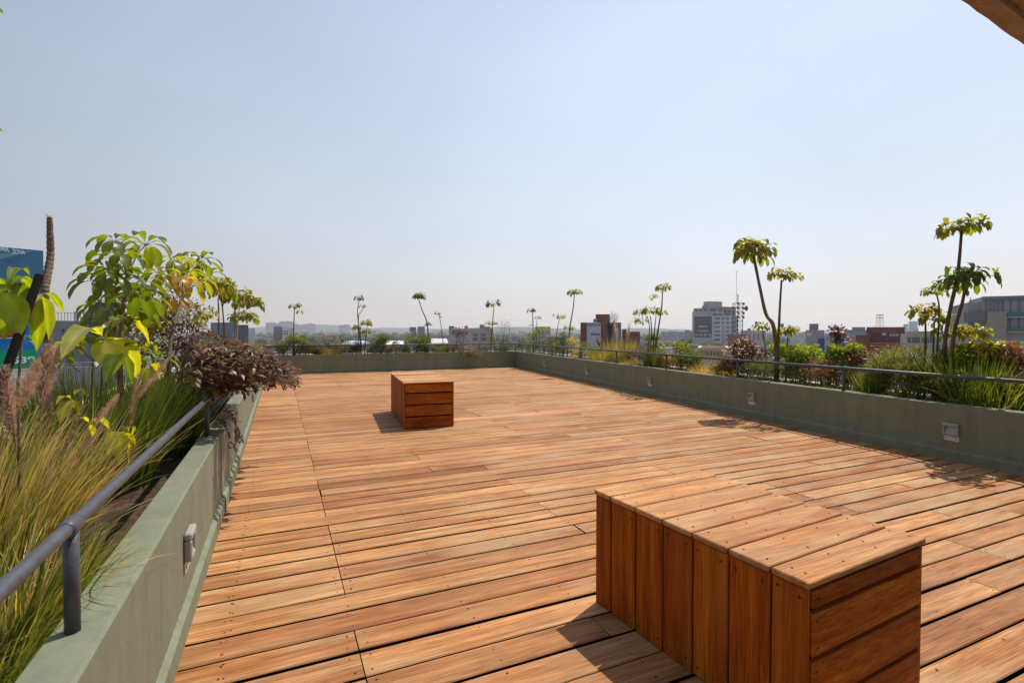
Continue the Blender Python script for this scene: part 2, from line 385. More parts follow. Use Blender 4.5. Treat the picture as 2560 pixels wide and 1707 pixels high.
# ------------------------------------------------------------------ deck
WX0 = -.366
def wallx(y): return rp(y).x
dk = MB()
pitch_ = .1533; y = 2.122-pitch_*24
row = 0
JO = [.262+.46*k for k in range(-1, 17)]
gp = .0064
while y < 15.42:
    xe = wallx(y)+.02
    cuts = [WX0]; 
    if random.random() < .62: cuts.append(.262)
    x = cuts[-1]
    while True:
        x = x+random.choice([2, 3, 4, 4, 5, 6, 7])*.46 if len(cuts) > 1 else .262+random.choice([3, 4, 5, 6, 7])*.46
        if x > xe-.5: break
        cuts.append(x+U(-.012, .012))
    cuts.append(xe)
    g0 = y+gp*U(.5, 1.5); g1 = y+pitch_-gp*U(.5, 1.5)
    if random.random() < .13: g0 += U(.003, .006)
    for a, b_ in zip(cuts[:-1], cuts[1:]):
        seed = random.random(); tone = min(1, max(0, random.gauss(.52, .17))); near = 1 if a < .3 else 0
        wea = min(1, max(0, (.15 if near else .45)+U(-.3, .4)))
        col = (seed, tone, wea)
        dz0, dz1 = U(-.0015, .002), U(-.0015, .002); sk0, sk1 = U(-.002, .002), U(-.002, .002)
        nx = max(2, int((b_-a)/.5)); c_ = .0035
        ja = .0015+(U(.004, .01) if random.random() < .15 else 0)
        prof = [(0, -.024), (0, -c_), (c_, 0), (1-c_, 0), (1, -c_), (1, -.024)]
        vs = []
        ribbed = random.random() < .05
        for i in range(nx+1):
            t = i/nx; xx = a+ja+(b_-a-2*.0015-ja)*t; zz = dz0*(1-t)+dz1*t
            yy0, yy1 = g0+sk0*(1-t), g1+sk1*t
            pr = [(yy0, -.024), (yy0, -c_), (yy0+c_, 0)]
            if ribbed:
                for q in range(1, 14): pr.append((yy0+(yy1-yy0)*q/14, -.0028*(q % 2)))
            pr += [(yy1-c_, 0), (yy1, -c_), (yy1, -.024)]
            vs += [(xx, p_, zz+q_) for p_, q_ in pr]
        k = len(pr); fs = []
        for i in range(nx):
            for j in range(k-1): fs.append((i*k+j, (i+1)*k+j, (i+1)*k+j+1, i*k+j+1))
        fs.append(tuple(range(k))); fs.append(tuple(nx*k+j for j in range(k-1, -1, -1)))
        n0 = len(dk.m); dk.add(vs, fs, col)
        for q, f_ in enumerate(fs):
            if q >= nx*(k-1) or q % (k-1) in (0, k-2): dk.m[n0+q] = 2  # plank edge and end faces painted dark as the shade in the gaps
        if y < 9 and y > .7:
            js = [q for q in JO if a+.05 < q < b_-.05]+[a+.03, b_-.03]
            if a == WX0: js = [q for q in js if q > a+.05]+[a+.16]
            for q in js:
                for yy in (g0+.028, g1-.028):
                    if random.random() < .1: continue
                    cx_, cy_ = q+U(-.012, .012), yy+U(-.006, .006); r_ = U(.0032, .005)
                    zz = max(dz0, dz1)+.0009
                    dk.add([(cx_+r_*math.cos(t*math.pi/3), cy_+r_*math.sin(t*math.pi/3), zz) for t in range(6)], [tuple(range(6))], (.5,)*3, 1)
    y += pitch_; row += 1
tag(dk.build('deck', [M_DECK, M_SCREW, M_GAP_SHADE]), 'terrace deck of reddish brown hardwood planks', kind='structure')

# ------------------------------------------------------------------ planter walls
def wall_mesh(p0, p1, out, th, z1, name, label, skirt=True, z0=-.05, mat=M_WALL):
    """wall from p0 to p1 (inner face), thickness th towards out"""
    d = (p1-p0); L = d.length; d.normalize()
    mt = Matrix((( d.x, out.x, 0, p0.x), (d.y, out.y, 0, p0.y), (0, 0, 1, 0), (0, 0, 0, 1)))
    root = empty(name, (p0.x, p0.y, 0), label, 'wall')
    w = MB(); n = max(1, int(L/.6))
    for i in range(n+1):
        t = L*i/n; wv = [U(-.002, .002) for _ in range(3)]
        w.v += [tuple(mt@Vector(q)) for q in ((t, wv[2], z0), (t, wv[0], z1-.008), (t, .008, z1+wv[1]), (t, th-.008, z1+wv[1]), (t, th, z1-.008), (t, th, z0))]
        w.c += [(.5,)*3]*6
    for i in range(n):
        for j in range(5):
            a = i*6+j; w.f.append((a, a+6, a+7, a+1)); w.m.append(0)
    w.f.append((0, 1, 2, 3, 4, 5)); w.m.append(0); w.f.append(tuple(n*6+j for j in (5, 4, 3, 2, 1, 0))); w.m.append(0)
    w.build('wall_body', mat, root)
    if skirt:
        s_ = MB(); n = max(1, int(L/.25))
        for i in range(n+1):
            t = .003+(L-.006)*i/n; a, b_ = U(-.001, .001), U(-.0015, .0015)
            s_.v += [tuple(mt@Vector(q)) for q in ((t, -.024+a*.4, -.02), (t, -.022+a, .085+b_), (t, -.001, .105+b_))]; s_.c += [(.5,)*3]*3
        for i in range(n):
            for j in range(2):
                a = i*3+j; s_.f.append((a, a+3, a+4, a+1)); s_.m.append(0)
        s_.build('skirting', mat, root, smooth=False)
    return root
OUTL = Vector((-1, 0, 0))
wall_mesh(Vector((-.364, -.6, 0)), Vector((-.364, 3.875, 0)), OUTL, .113, .525, 'planter_wall', 'near sage green planter wall along the left edge of the deck')
wall_mesh(Vector((-.360, 3.879, 0)), Vector((-.352, 15.5, 0)), OUTL, .113, .515, 'planter_wall', 'sage green planter wall on the left beyond the purple shrub')
wall_mesh(Vector((-.46, 15.52, 0)), Vector((7.17, 15.52, 0)), Vector((0, 1, 0)), .12, .52, 'planter_wall', 'shaded green planter wall across the far end of the deck')
e = rp(15.50); wall_mesh(e, rp(-1.0), RN, .12, .52, 'planter_wall', 'long shaded green planter wall with step lights on the right')
# outer ledges
def ledge(p0, p1, out, label, z1=.5):
    wall_mesh(p0, p1, out, .14, z1, 'roof_ledge', label, False, -1.0, M_LEDGE)
ledge(rp(-1, .95), rp(16.3, .95), RN, 'pale outer ledge behind the right planter', .47)
ledge(Vector((-1.95, -.6, 0)), Vector((-1.95, 16.6, 0)), OUTL, 'pale outer ledge behind the left planter', .42)
ledge(Vector((-1.9, 16.62, 0)), Vector((8.1, 16.62, 0)), Vector((0, 1, 0)), 'pale outer ledge behind the far planter', .50)

# ------------------------------------------------------------------ railings
def railing(pts, posts, zb, zr, label, r=.0150, rpst=.0150, coup=None):
    root = empty('railing', (posts[0][0], posts[0][1], zb), label, 'railing')
    m = MB(); m.tube(pts, r, 14, m=0); m.build('rail', M_RAIL, root, True)
    for (x, y_) in posts:
        p = MB(); p.tube([(x, y_, zb-.002), (x, y_, zr(x, y_))], rpst, 14); 
        p.tube([(x, y_, zb-.001), (x, y_, zb+.006)], rpst+.004, 14)
        p.build('post', M_RAIL, root, True)
        c = MB(); pv = Vector((x, y_, zr(x, y_))); d = (Vector(pts[-1])-Vector(pts[0])).normalized()
        c.tube([pv-d*.035+Vector((0, 0, .0)), pv-d*.028, pv+d*.028, pv+d*.035], [r+.001, r+.0045, r+.0045, r+.001], 14)
        c.build('coupling', M_RAIL, root, True)
    return root
xl = -.43
ppl = [(xl, y_) for y_ in (-.9, 1.446, 3.80, 6.3, 8.75, 11.2, 13.6)]
railing([(xl, -1, .765), (xl, 1.446, .765), (xl, 3.8, .762), (xl, 8, .76), (xl, 15.4, .76)], ppl[1:], .52, lambda x, y_: .764, 'charcoal pipe railing on top of the left planter wall')
ppr = [tuple(rp(y_, .06))[:2] for y_ in (2.1, 3.78, 5.45, 7.18, 8.95, 10.7, 12.5, 14.0)]
pr_ = [tuple(rp(y_, .06, .775)) for y_ in (15.56, 10, 5, -1)]
railing(pr_, ppr, .52, lambda x, y_: .775, 'charcoal pipe railing on top of the right planter wall', .018, .017)
ppb = [(x, 15.585) for x in (.5, 1.72, 3.32, 5.0, 5.9, 7.16)]
railing([(-.43, 15.585, .775), (7.2, 15.585, .775)], ppb, .52, lambda x, y_: .775, 'charcoal pipe railing across the far planter wall', .018, .017)

# ------------------------------------------------------------------ step lights on the walls
def step_light(P, d, n, label, group):
    """P centre on face, d along wall, n out of the wall"""
    root = empty('step_light', tuple(P), label, 'wall light', group)
    mt = Matrix(((d.x, 0, n.x, P.x), (d.y, 0, n.y, P.y), (0, 1, 0, P.z), (0, 0, 0, 1)))
    m = MB(); w, t, bt, dp = .066, .062, -.055, .03
    # casing as a frame round a sloping recess
    m.cbox(-w, t-.03, 0, w, t, dp, .006, mat=mt)
    m.cbox(-w, bt, 0, -w+.022, t-.031, dp-.001, .005, mat=mt); m.cbox(w-.022, bt, 0, w, t-.031, dp-.001, .005, mat=mt)
    m.cbox(-w+.0225, bt, 0, w-.0225, bt+.018, dp-.002, .004, mat=mt)
    m.build('casing', M_LAMP, root)
    q = MB(); q.add([mt@Vector(v) for v in ((-w+.022, t-.031, .002), (w-.022, t-.031, .002), (w-.022, bt+.018, .022), (-w+.022, bt+.018, .022))], [(0, 1, 2, 3)])
    q.build('lens', M_GLASSL, root)
    q = MB(); q.cbox(-w+.004, bt-.048, 0, w-.002, bt-.002, .006, .002, mat=mt)
    for sx in (-.045, .045):
        q.add([mt@Vector((sx+.006*math.cos(a*math.pi/4), bt-.025+.006*math.sin(a*math.pi/4), .0075)) for a in range(8)], [tuple(range(8))], m=1)
    q.build('screw_plate', [M_PLATE, M_SCREW], root)
LN = ['nearest', 'second', 'third', 'fourth', 'farthest', 'sixth']
for i, yy in enumerate((2.50, 5.12, 7.93, 10.6)):
    step_light(Vector((-.364 if yy < 3.8 else -.358, yy, .312 if yy < 3 else .285)), Vector((0, -1, 0)), Vector((1, 0, 0)), 'grey step light on the left planter wall, '+['nearest', 'second', 'third', 'farthest'][i]+' one from the camera', 'step lights on the left wall')
for i, yy in enumerate((2.645, 5.106, 7.604, 10.231, 12.91)):
    step_light(rp(yy, 0, .285), -RD, -RN, 'grey step light on the shaded right planter wall, '+LN[i]+' one from the camera', 'step lights on the right wall')

# ------------------------------------------------------------------ benches
def bench(ori, ang, W, L, HT, ys, label, ends):
    root = empty('wood_bench', (ori.x, ori.y, 0), label, 'bench')
    ca, sa = math.cos(ang), math.sin(ang)
    mt = Matrix(((ca, -sa, 0, ori.x), (sa, ca, 0, ori.y), (0, 0, 1, 0), (0, 0, 0, 1)))
    tt = .02; gap = .0085
    def shade(): return (random.random(), min(1, max(0, random.gauss(.5, .2))), U(.0, .45))
    def scr(m, P, ax, r=.0045):
        P = Vector(P); vs = []
        for a in range(8):
            u, v = r*math.cos(a*math.pi/4), r*math.sin(a*math.pi/4)
            vs.append(mt@(P+(Vector((u, v, 0)) if ax == 2 else Vector((0, u, v)) if ax == 0 else Vector((u, 0, v)))))
        f = tuple(range(8)); m.add(vs, [f], m=1)
    core = MB(); core.box(.022, .022, .004, W-.022, L-.022, HT-.024, mat=mt); core.build('frame', M_GAP_SHADE, root)  # near-black filler box, painted shade behind the board gaps
    for i in range(len(ys)-1):                       # top and side boards
        a, b_ = ys[i]+gap*.5, ys[i+1]-gap*.5
        if i > 0 or len(ys) < 8 or True:
            m = MB(); m.cbox(-.004 if i else -.003, a if i else -.004, HT-tt, W+.004, b_ if i < len(ys)-2 else L+.004, HT+U(-.001, .001), .0035, shade(), mat=mt)
            for xx in (.04, W*.36, W*.66, W-.04):
                for yy in ((a+.028, b_-.028) if b_-a > .1 else ((a+b_)/2,)):
                    scr(m, (xx+U(-.012, .012), yy+U(-.006, .006), HT+.0018), 2, .0038)
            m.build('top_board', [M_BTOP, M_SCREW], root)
        for side in (0, 1):
            x0, x1 = (0, .02) if side == 0 else (W-.02, W)
            m = MB(); m.cbox(x0, a, U(.0, .004), x1, b_, HT-tt-.002, .0042, shade(), mat=mt)
            if side == 0:
                for zz in (HT-.05, .04):
                    for yy in ((a+.022, b_-.022) if b_-a > .1 else ((a+b_)/2,)):
                        scr(m, (-.0012, yy+U(-.004, .004), zz+U(-.006, .006)), 0)
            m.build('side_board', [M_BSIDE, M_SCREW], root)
    for side in (0, 1):
        y0, y1 = (.0, .02) if side == 0 else (L-.02, L)
        for i in range(len(ends)-1):
            z0, z1 = ends[i]+.008, ends[i+1]-.008
            m = MB(); m.cbox(.022, y0-(.002 if side == 0 else -.002), z0, W-.022, y1, z1, .003, shade(), mat=mt)
            if side == 0:
                for xx in (.042, W-.042):
                    for zz in ((z0+.025, z1-.025) if z1-z0 > .09 else ((z0+z1)/2,)):
                        scr(m, (xx+U(-.004, .004), -.0032, zz+U(-.004, .004)), 1)
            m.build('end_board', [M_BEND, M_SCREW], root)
    return root
a1 = math.atan2(1.011-.952, 1.980-1.332)+R(.2)
bench(Vector((1.334, .952, 0)), R(4.2), .652, .957, .5, [0, .114, .262, .410, .552, .700, .850, .957], 'low slatted wooden bench in the right foreground', [.0, .128, .272, .410, .478])
bench(Vector((1.372, 6.24, 0)), R(-5.2), .62, 1.52, .57, [1.52*k/11 for k in range(12)], 'slatted wooden box bench standing farther off on the deck', [.0, .145, .29, .435, .548])

# ------------------------------------------------------------------ canopy corner above
cn = MB()
ya = lambda x: 1.315+(x-2.824)*.092
prof = [(0, 2.95), (0, 2.70), (-.085, 2.70), (-.095, 2.725), (-.125, 2.725), (-.135, 2.698), (-4, 2.70), (-4, 2.95)]
n = 70; k = len(prof)
for i in range(n+1):
    x = 1.2+7*i/n
    for j, (a, z) in enumerate(prof):
        e_ = U(-.006, .006) if j in (1, 2) else 0
        cn.v.append((x, ya(x)+a+e_, z+e_*.8)); cn.c.append((.5,)*3)
for i in range(n):
    for j in range(k): cn.f.append((i*k+j, i*k+(j+1) % k, (i+1)*k+(j+1) % k, (i+1)*k+j)); cn.m.append(0)
cn.f.append(tuple(range(k))); cn.m.append(0); cn.f.append(tuple(n*k+j for j in range(k-1, -1, -1))); cn.m.append(0)
tag(cn.build('roof_canopy', M_CANOPY), 'corner of a rusty brown canopy overhead at the upper right', 'canopy')

# ------------------------------------------------------------------ umbrella plants
GREEN = (.12, .165, .018); YEL = (.17, .175, .02); DRY = (.34, .22, .05)
def palmate(mb, o, axis, L, n, col, detail, width=.38, droop=2.2):
    """n leaflets spreading from o; axis = direction of the petiole"""
    a = Vector(axis).normalized(); s1 = a.cross(Vector((0, 0, 1)))
    if s1.length < .1: s1 = Vector((1, 0, 0))
    s1.normalize(); s2 = s1.cross(a); ph = U(0, 6)
    for k in range(n):
        t = ph+2*math.pi*k/n+U(-.15, .15)
        d = (s1*math.cos(t)+s2*math.sin(t))*1.0+a*.25+Vector((0, 0, .12)); l_ = L*U(.78, 1.08)
        d.normalize(); st = o+d*l_*.16
        if detail > 4: mb.tube([o, st], L*.008, 4, (col[0]*1.2, col[1]*1.2, col[2]), cap=False)
        mb.leaf(st, d, Vector((0, 0, 1)), l_*.86, L*width*U(.8, 1.05), droop*U(.8, 1.5), detail, jit(col, .22), U(.1, .35), wave=.006 if detail > 4 else 0, ob=True)
def crown(mb, c, Rr, nleaf, col=GREEN, detail=4, flat=.5, yel=.12, az=None, nlf=8):
    nleaf = max(2, int(nleaf*.8+.5))
    """umbrella-shaped head: petioles from c, drooping palmate leaves at their ends"""
    for k in range(nleaf):
        t = 2*math.pi*(k+U(-.3, .3))/nleaf if az is None else az+U(-.9, .9)
        el = U(.1, 1.15)
        pl = Rr*U(.5, .85)*(1 if el < .8 else .75)
        d = Vector((math.cos(t)*math.cos(el), math.sin(t)*math.cos(el), math.sin(el)*flat+.12))
        e_ = c+d*pl
        mb.tube([c, c+d*pl*.5+Vector((0, 0, pl*.06)), e_], [Rr*.022, Rr*.017, Rr*.014], 5, (.16, .15, .04), cap=False)
        cc = YEL if random.random() < yel else col
        palmate(mb, e_, d, Rr*U(.5, .66), nlf, cc, detail)
def stem_pts(plane, o, pix):
    f = {'L': onL, 'R': onR, 'B': onB}[plane]
    return [f(x, y_, o) for x, y_ in pix]
def smooth_path(p, k=4):
    out = []
    for i in range(len(p)-1):
        p0, p1, p2, p3 = p[max(i-1, 0)], p[i], p[i+1], p[min(i+2, len(p)-1)]
        for j in range(k):
            t = j/k; out.append(.5*((2*p1)+(p2-p0)*t+(2*p0-5*p1+4*p2-p3)*t*t+(3*p1-p0-3*p2+p3)*t**3))
    out.append(p[-1]); return out
def pxm(plane, o, x, y_):
    p = {'L': onL, 'R': onR, 'B': onB}[plane](x, y_, o)
    return (p.x*math.sin(YAW)+p.y*math.cos(YAW))/F
def umbrella(plane, o, label, stems, crowns, group='umbrella plants in the planters', base_z=.36, bark=(.15, .105, .07)):
    """stems: (pixel polyline top..base, radius px); crowns: (x, y, radius px, leaves, colour, yellow share, detail)"""
    st0 = stem_pts(plane, o, stems[0][0])
    root = empty('umbrella_plant', (st0[-1].x, st0[-1].y, base_z), label, 'plant', group)
    for pix, rpx in stems:
        p = stem_pts(plane, o, pix); s = pxm(plane, o, *pix[-1])
        b = p[-1].copy(); b.z = base_z-.03
        if p[-1].z > base_z+.06: p.append(b)
        p = smooth_path(p); m = MB()
        r0 = rpx*s
        rad = [r0*(.42+.40*i/(len(p)-1))*(1+U(-.07, .07)) for i in range(len(p))]
        m.tube(p, rad, 8, jit(bark, .2)); m.build('stem', M_BARK, root, True)
    for c in crowns:
        x, y_, rr, nl = c[:4]; col = c[4] if len(c) > 4 else GREEN; ye = c[5] if len(c) > 5 else .1; dt = c[6] if len(c) > 6 else 4
        P = {'L': onL, 'R': onR, 'B': onB}[plane](x, y_, o)
        m = MB(); crown(m, P, rr*pxm(plane, o, x, y_), nl, col, dt, yel=ye, nlf=c[7] if len(c) > 7 else 8); m.build('leaf_crown', M_LEAF, root, True)
    return root
# right side
umbrella('R', .45, 'tall umbrella plant with two bare stems beside the white tower block',
  [([(1884, 640), (1900, 720), (1915, 785), (1932, 810), (1940, 860), (1942, 905)], 7.5), ([(1954, 700), (1950, 760), (1947, 830), (1944, 905)], 5)],
  [(1884, 640, 60, 15, GREEN, .1, 5), (1868, 618, 40, 8, GREEN, .1, 5), (1954, 694, 36, 9, (.10, .14, .015), .3, 5), (1984, 700, 28, 2, (.14, .14, .02), .3, 5)])
umbrella('R', .55, 'short umbrella plant with yellow green leaves at the foot of the twin bare stems',
  [([(1906, 822), (1912, 860), (1914, 895)], 2.5), ([(1972, 825), (1968, 860), (1966, 900)], 2.5)],
  [(1903, 820, 27, 6, (.10, .15, .02), .4), (1965, 835, 34, 8, (.17, .22, .02), .6), (1985, 828, 24, 5, (.12, .16, .02), .3)])
umbrella('R', .45, 'tallest umbrella plant at far right with two heads, before the concrete block',
  [([(2404, 575), (2399, 640), (2392, 700), (2374, 780), (2362, 860), (2360, 915)], 7), ([(2414, 712), (2405, 760), (2388, 820), (2380, 880), (2378, 915)], 7)],
  [(2405, 578, 58, 11, GREEN, .1, 5), (2362, 590, 30, 3, GREEN, .1, 5), (2415, 705, 64, 15, (.075, .13, .018), .1, 5), (2375, 722, 42, 8, GREEN, .1, 5)])
umbrella('R', .65, 'bushy umbrella plant with yellowing leaves left of the tallest one at far right',
  [([(2340, 730), (2348, 770), (2345, 840), (2342, 900)], 3.5), ([(2312, 770), (2314, 830), (2313, 900)], 4), ([(2336, 800), (2334, 850), (2333, 905)], 3.5)],
  [(2336, 735, 34, 6, GREEN, .15, 5), (2310, 785, 40, 9, (.10, .15, .02), .35, 5), (2345, 805, 42, 9, (.09, .14, .02), .3, 5), (2365, 840, 38, 7, (.09, .14, .02), .3, 5)])
umbrella('R', .7, 'low yellow green umbrella plant glowing beside the concrete block at far right',
  [([(2425, 850), (2430, 880), (2432, 915)], 3), ([(2470, 880), (2468, 900), (2466, 925)], 3)],
  [(2420, 838, 48, 10, (.15, .20, .02), .6, 5), (2462, 880, 52, 12, (.17, .22, .02), .65, 5), (2440, 900, 40, 8, (.15, .2, .02), .6, 5)])
umbrella('R', .45, 'umbrella plant with several stems between red building and white tower block',
  [([(1656, 728), (1654, 770), (1646, 820), (1639, 870), (1637, 895)], 3.2), ([(1626, 790), (1629, 830), (1625, 885)], 2.4), ([(1640, 790), (1636, 830), (1632, 885)], 2.4), ([(1618, 790), (1624, 820), (1620, 885)], 2)],
  [(1657, 724, 26, 7, GREEN, .1), (1636, 745, 18, 4), (1630, 782, 26, 7, (.08, .13, .02), .2), (1605, 785, 24, 5), (1600, 805, 22, 5, (.10, .14, .02), .2), (1650, 785, 18, 4)])
umbrella('R', .45, 'lower umbrella plant with a leafy middle at the foot of the several stemmed one', [([(1638, 845), (1636, 890)], 2)], [(1633, 848, 26, 7, (.09, .14, .02), .3), (1645, 868, 20, 5)])
umbrella('R', .45, 'slender umbrella plant with one tall round head left of the red building',
  [([(1436, 735), (1433, 770), (1426, 810), (1420, 860), (1418, 885)], 2.6)], [(1436, 736, 21, 9), (1418, 822, 16, 5, (.11, .16, .02), .3), (1434, 824, 14, 4)])
umbrella('R', .45, 'thin umbrella plant with a small yellow flat head just left of the slender tall one', [([(1400, 792), (1396, 810), (1390, 845), (1389, 880)], 1.5)], [(1402, 793, 13, 6, (.22, .24, .02), .7), (1390, 788, 9, 3, (.2, .22, .02), .7)])
umbrella('R', .45, 'umbrella plant with a small dark head near the far corner of the deck', [([(1331, 777), (1332, 800), (1333, 840), (1333, 875)], 2.2)],
  [(1331, 779, 13, 9, (.05, .09, .015), 0), (1328, 815, 8, 4), (1334, 838, 16, 8, (.13, .17, .02), .4)])
umbrella('R', .5, 'pale thin umbrella plant right beside the small dark headed one', [([(1344, 795), (1341, 815), (1340, 870)], 1.2)], [(1344, 796, 10, 5, (.12, .15, .04), .2)])
umbrella('R', .5, 'short umbrella plant with a broad leafy head near the far corner', [([(1357, 830), (1358, 870)], 1.8), ([(1348, 832), (1350, 870)], 1.2)], [(1357, 830, 17, 8, (.10, .14, .02), .3), (1345, 830, 12, 5)])
# far side
umbrella('B', .45, 'lone umbrella plant standing leftmost along the far wall', [([(736, 770), (735, 800), (734, 840), (734, 870)], 2.2)], [(735, 770, 15, 6), (748, 765, 13, 5, (.10, .14, .02), .2), (749, 782, 12, 4)])
umbrella('B', .45, 'forked umbrella plant with a dark head on the far wall, second from the left', [([(899, 748), (894, 775), (895, 800), (900, 850), (902, 875)], 1.9), ([(909, 768), (901, 783), (896, 795)], 1.4)],
  [(898, 748, 14, 8, (.05, .09, .015), 0), (908, 768, 11, 5, (.06, .1, .015), 0)])
umbrella('B', .4, 'yellow green leafy umbrella plant at the foot of the forked one', [([(900, 820), (903, 870)], 1.8), ([(918, 815), (912, 870)], 1.8)], [(892, 822, 17, 8, (.10, .15, .02), .3), (918, 812, 20, 9, (.13, .18, .02), .4), (914, 832, 16, 7, (.13, .18, .02), .4)])
umbrella('B', .45, 'leaning umbrella plant with a flat green head on the far wall', [([(1047, 748), (1055, 775), (1066, 800), (1070, 830), (1070, 875)], 2.4)], [(1047, 746, 22, 11, (.06, .10, .015), 0), (1071, 812, 12, 5, (.06, .1, .015), 0), (1074, 838, 8, 4, YEL, .8)])
umbrella('B', .5, 'thin umbrella plant with a small orange yellow head right of the leaning one', [([(1097, 784), (1102, 810), (1107, 850), (1109, 875)], 1.5)], [(1096, 785, 10, 6, (.2, .18, .02), .6), (1101, 793, 7, 3)])
umbrella('B', .45, 'umbrella plant with a wide upper head and a lower one near the far corner', [([(1235, 765), (1232, 800), (1228, 850), (1227, 875)], 2.2), ([(1231, 820), (1235, 850), (1236, 875)], 1.3)],
  [(1232, 762, 20, 8, (.06, .10, .015), .1), (1220, 810, 13, 4), (1238, 812, 14, 5), (1228, 848, 16, 6, (.10, .14, .02), .5)])
# left side
L1 = umbrella('L', .50, 'big umbrella plant with large drooping green leaves over the left planter',
  [([(318, 680), (314, 720), (306, 790), (302, 850), (300, 900)], 8.5)],
  [], base_z=.36)
def leafset(root, plane, items, detail=6):
    """items: (x, y, leaflet px, n, dir px (dx,dy), depth offset, colour)"""
    for (x, y_, lp, nn, from_, o, col) in items:
        f = {'L': onL, 'R': onR, 'B': onB}[plane]; P = f(x, y_, o); s = pxm(plane, o, x, y_)
        m = MB(); Q = f(from_[0], from_[1], o-.0)
        ax = (P-Q); 
        if ax.length > 1e-4:
            mid = (P+Q)/2+Vector((0, 0, ax.length*.06)); m.tube([Q, mid, P], [lp*s*.035, lp*s*.025, lp*s*.02], 6, (.22, .17, .06), cap=False)
        palmate(m, P, (ax.normalized() if ax.length > 1e-4 else Vector((0, 0, 1)))+Vector((0, 0, .9)), lp*s*1.32, nn, col, detail, .34, 2.2)
        m.build('palmate_leaf', M_LEAF, root, True)
G2 = (.085, .135, .015); YG = (.15, .20, .02)
leafset(L1, 'L', [(286, 604, 56, 8, (316, 685), .50, G2), (365, 612, 64, 9, (318, 690), .45, G2), (283, 645, 60, 8, (316, 690), .62, G2), (305, 640, 52, 8, (317, 692), .40, G2),
    (245, 703, 60, 7, (304, 780), .55, G2), (350, 700, 58, 8, (316, 700), .35, (.07, .12, .015)), (395, 682, 40, 7, (318, 690), .60, G2), (290, 690, 58, 8, (312, 720), .42, (.06, .11, .015)),
    (340, 740, 66, 8, (310, 760), .38, (.06, .11, .015)), (285, 760, 70, 8, (306, 800), .60, G2)])
leafset(L1, 'L', [(265, 675, 56, 8, (314, 720), .50, (.09, .14, .015)), (315, 720, 60, 9, (312, 740), .62, (.05, .09, .012)), (370, 745, 58, 8, (312, 770), .52, (.07, .11, .015)), (345, 770, 62, 8, (310, 790), .45, (.05, .09, .012))])
L2 = umbrella('L', .50, 'umbrella plant with golden yellow leaves among green ones, left planter',
  [([(462, 730), (452, 760), (432, 820), (424, 880), (422, 910)], 8)], [], base_z=.36)
leafset(L2, 'L', [(432, 652, 44, 8, (456, 735), .50, YG), (500, 656, 52, 8, (458, 735), .50, G2), (455, 700, 44, 9, (458, 740), .42, DRY), (430, 690, 40, 7, (455, 740), .60, YG),
    (500, 700, 42, 8, (458, 740), .38, YG), (485, 715, 46, 7, (458, 745), .55, YEL), (410, 730, 46, 7, (450, 770), .60, G2), (470, 680, 46, 8, (458, 735), .46, YG), (520, 690, 44, 8, (458, 735), .52, G2), (475, 650, 42, 8, (458, 735), .6, (.15, .2, .02)), (400, 690, 44, 7, (452, 740), .5, YG), (500, 780, 36, 7, (455, 790), .45, G2), (440, 745, 44, 8, (456, 745), .48, (.3, .2, .03))])
L3 = umbrella('L', .40, 'dense clump of umbrella plants with yellow tips at the end of the left row',
  [([(545, 745), (547, 790), (546, 850), (545, 890)], 3.5), ([(553, 740), (558, 790), (562, 850), (562, 890)], 3.2), ([(586, 760), (588, 800), (586, 860), (586, 890)], 3), ([(604, 750), (597, 780), (592, 850), (590, 885)], 3)],
  [(540, 722, 44, 14, (.12, .16, .02), .45, 5), (560, 738, 38, 12, (.10, .14, .02), .3, 5), (590, 750, 42, 14, (.09, .13, .02), .3, 5), (628, 765, 40, 14, (.10, .14, .02), .3, 5), (612, 800, 36, 12, (.09, .13, .02), .2, 5), (523, 790, 24, 5, (.12, .16, .02), .5, 5), (498, 810, 22, 5, (.12, .16, .02), .4, 5)])
L4 = umbrella('L', .55, 'umbrella plant with big glossy lime green leaves in the middle of the left planter', [([(262, 850), (258, 900), (252, 980), (250, 1050)], 5)], [], base_z=.36)
def big_leaves(root, plane, o, c, tips, wd, col, name='palmate_leaf'):
    """leaflets given one by one: centre pixel, tip pixels"""
    f = {'L': onL}[plane]; m = MB(); C = f(c[0], c[1], o); 
    for (x, y_, do, w) in tips:
        T = f(x, y_, o+do*.35); v = T-C; Lw = math.hypot(x-c[0], y_-c[1])*pxm(plane, o, *c); Lh = v.length; mid = C+v*.5+Vector((0, 0, Lh*.16))
        d = (mid-C).normalized()
        bow = Lh*1.08; vs = []; cs = []; side0 = v.cross(Vector((0, 0, 1))).normalized(); k = jit(col, .12)
        side = (side0*.75+Vector((math.cos(YAW), -math.sin(YAW), 0))*(.75 if side0.dot(Vector((math.cos(YAW), -math.sin(YAW), 0))) >= 0 else -.75)).normalized()
        n = 9; ph = U(0, 6)
        for i in range(n+1):
            t = i/n; p = C*(1-t)**2+(mid+Vector((0, 0, Lh*.12)))*2*t*(1-t)+T*t*t
            ww = w*Lw*.5*(math.sin(math.pi*min(1, max(0, (t-.1)/.9))**.9)**.8 if .1 < t < 1 else .02); nn = side.cross(v).normalized()
            if nn.z < 0: nn = -nn
            wv = Lh*.012*math.sin(t*16+ph)
            vs += [p-side*ww+nn*(ww*.22+wv), p-side*ww*.5+nn*(ww*.14), p, p+side*ww*.5+nn*(ww*.14), p+side*ww+nn*(ww*.22-wv)]
            rc = (min(1, k[0]*1.7), min(1, k[1]*1.45), k[2]*2)
            cs += [k, k, rc, k, k]
        fs = [(i*5+j, i*5+j+1, (i+1)*5+j+1, (i+1)*5+j) for i in range(n) for j in range(4)]
        m.add(vs, fs, cs)
    m.build(name, M_LEAF, root, True)
LIME = (.30, .35, .07)
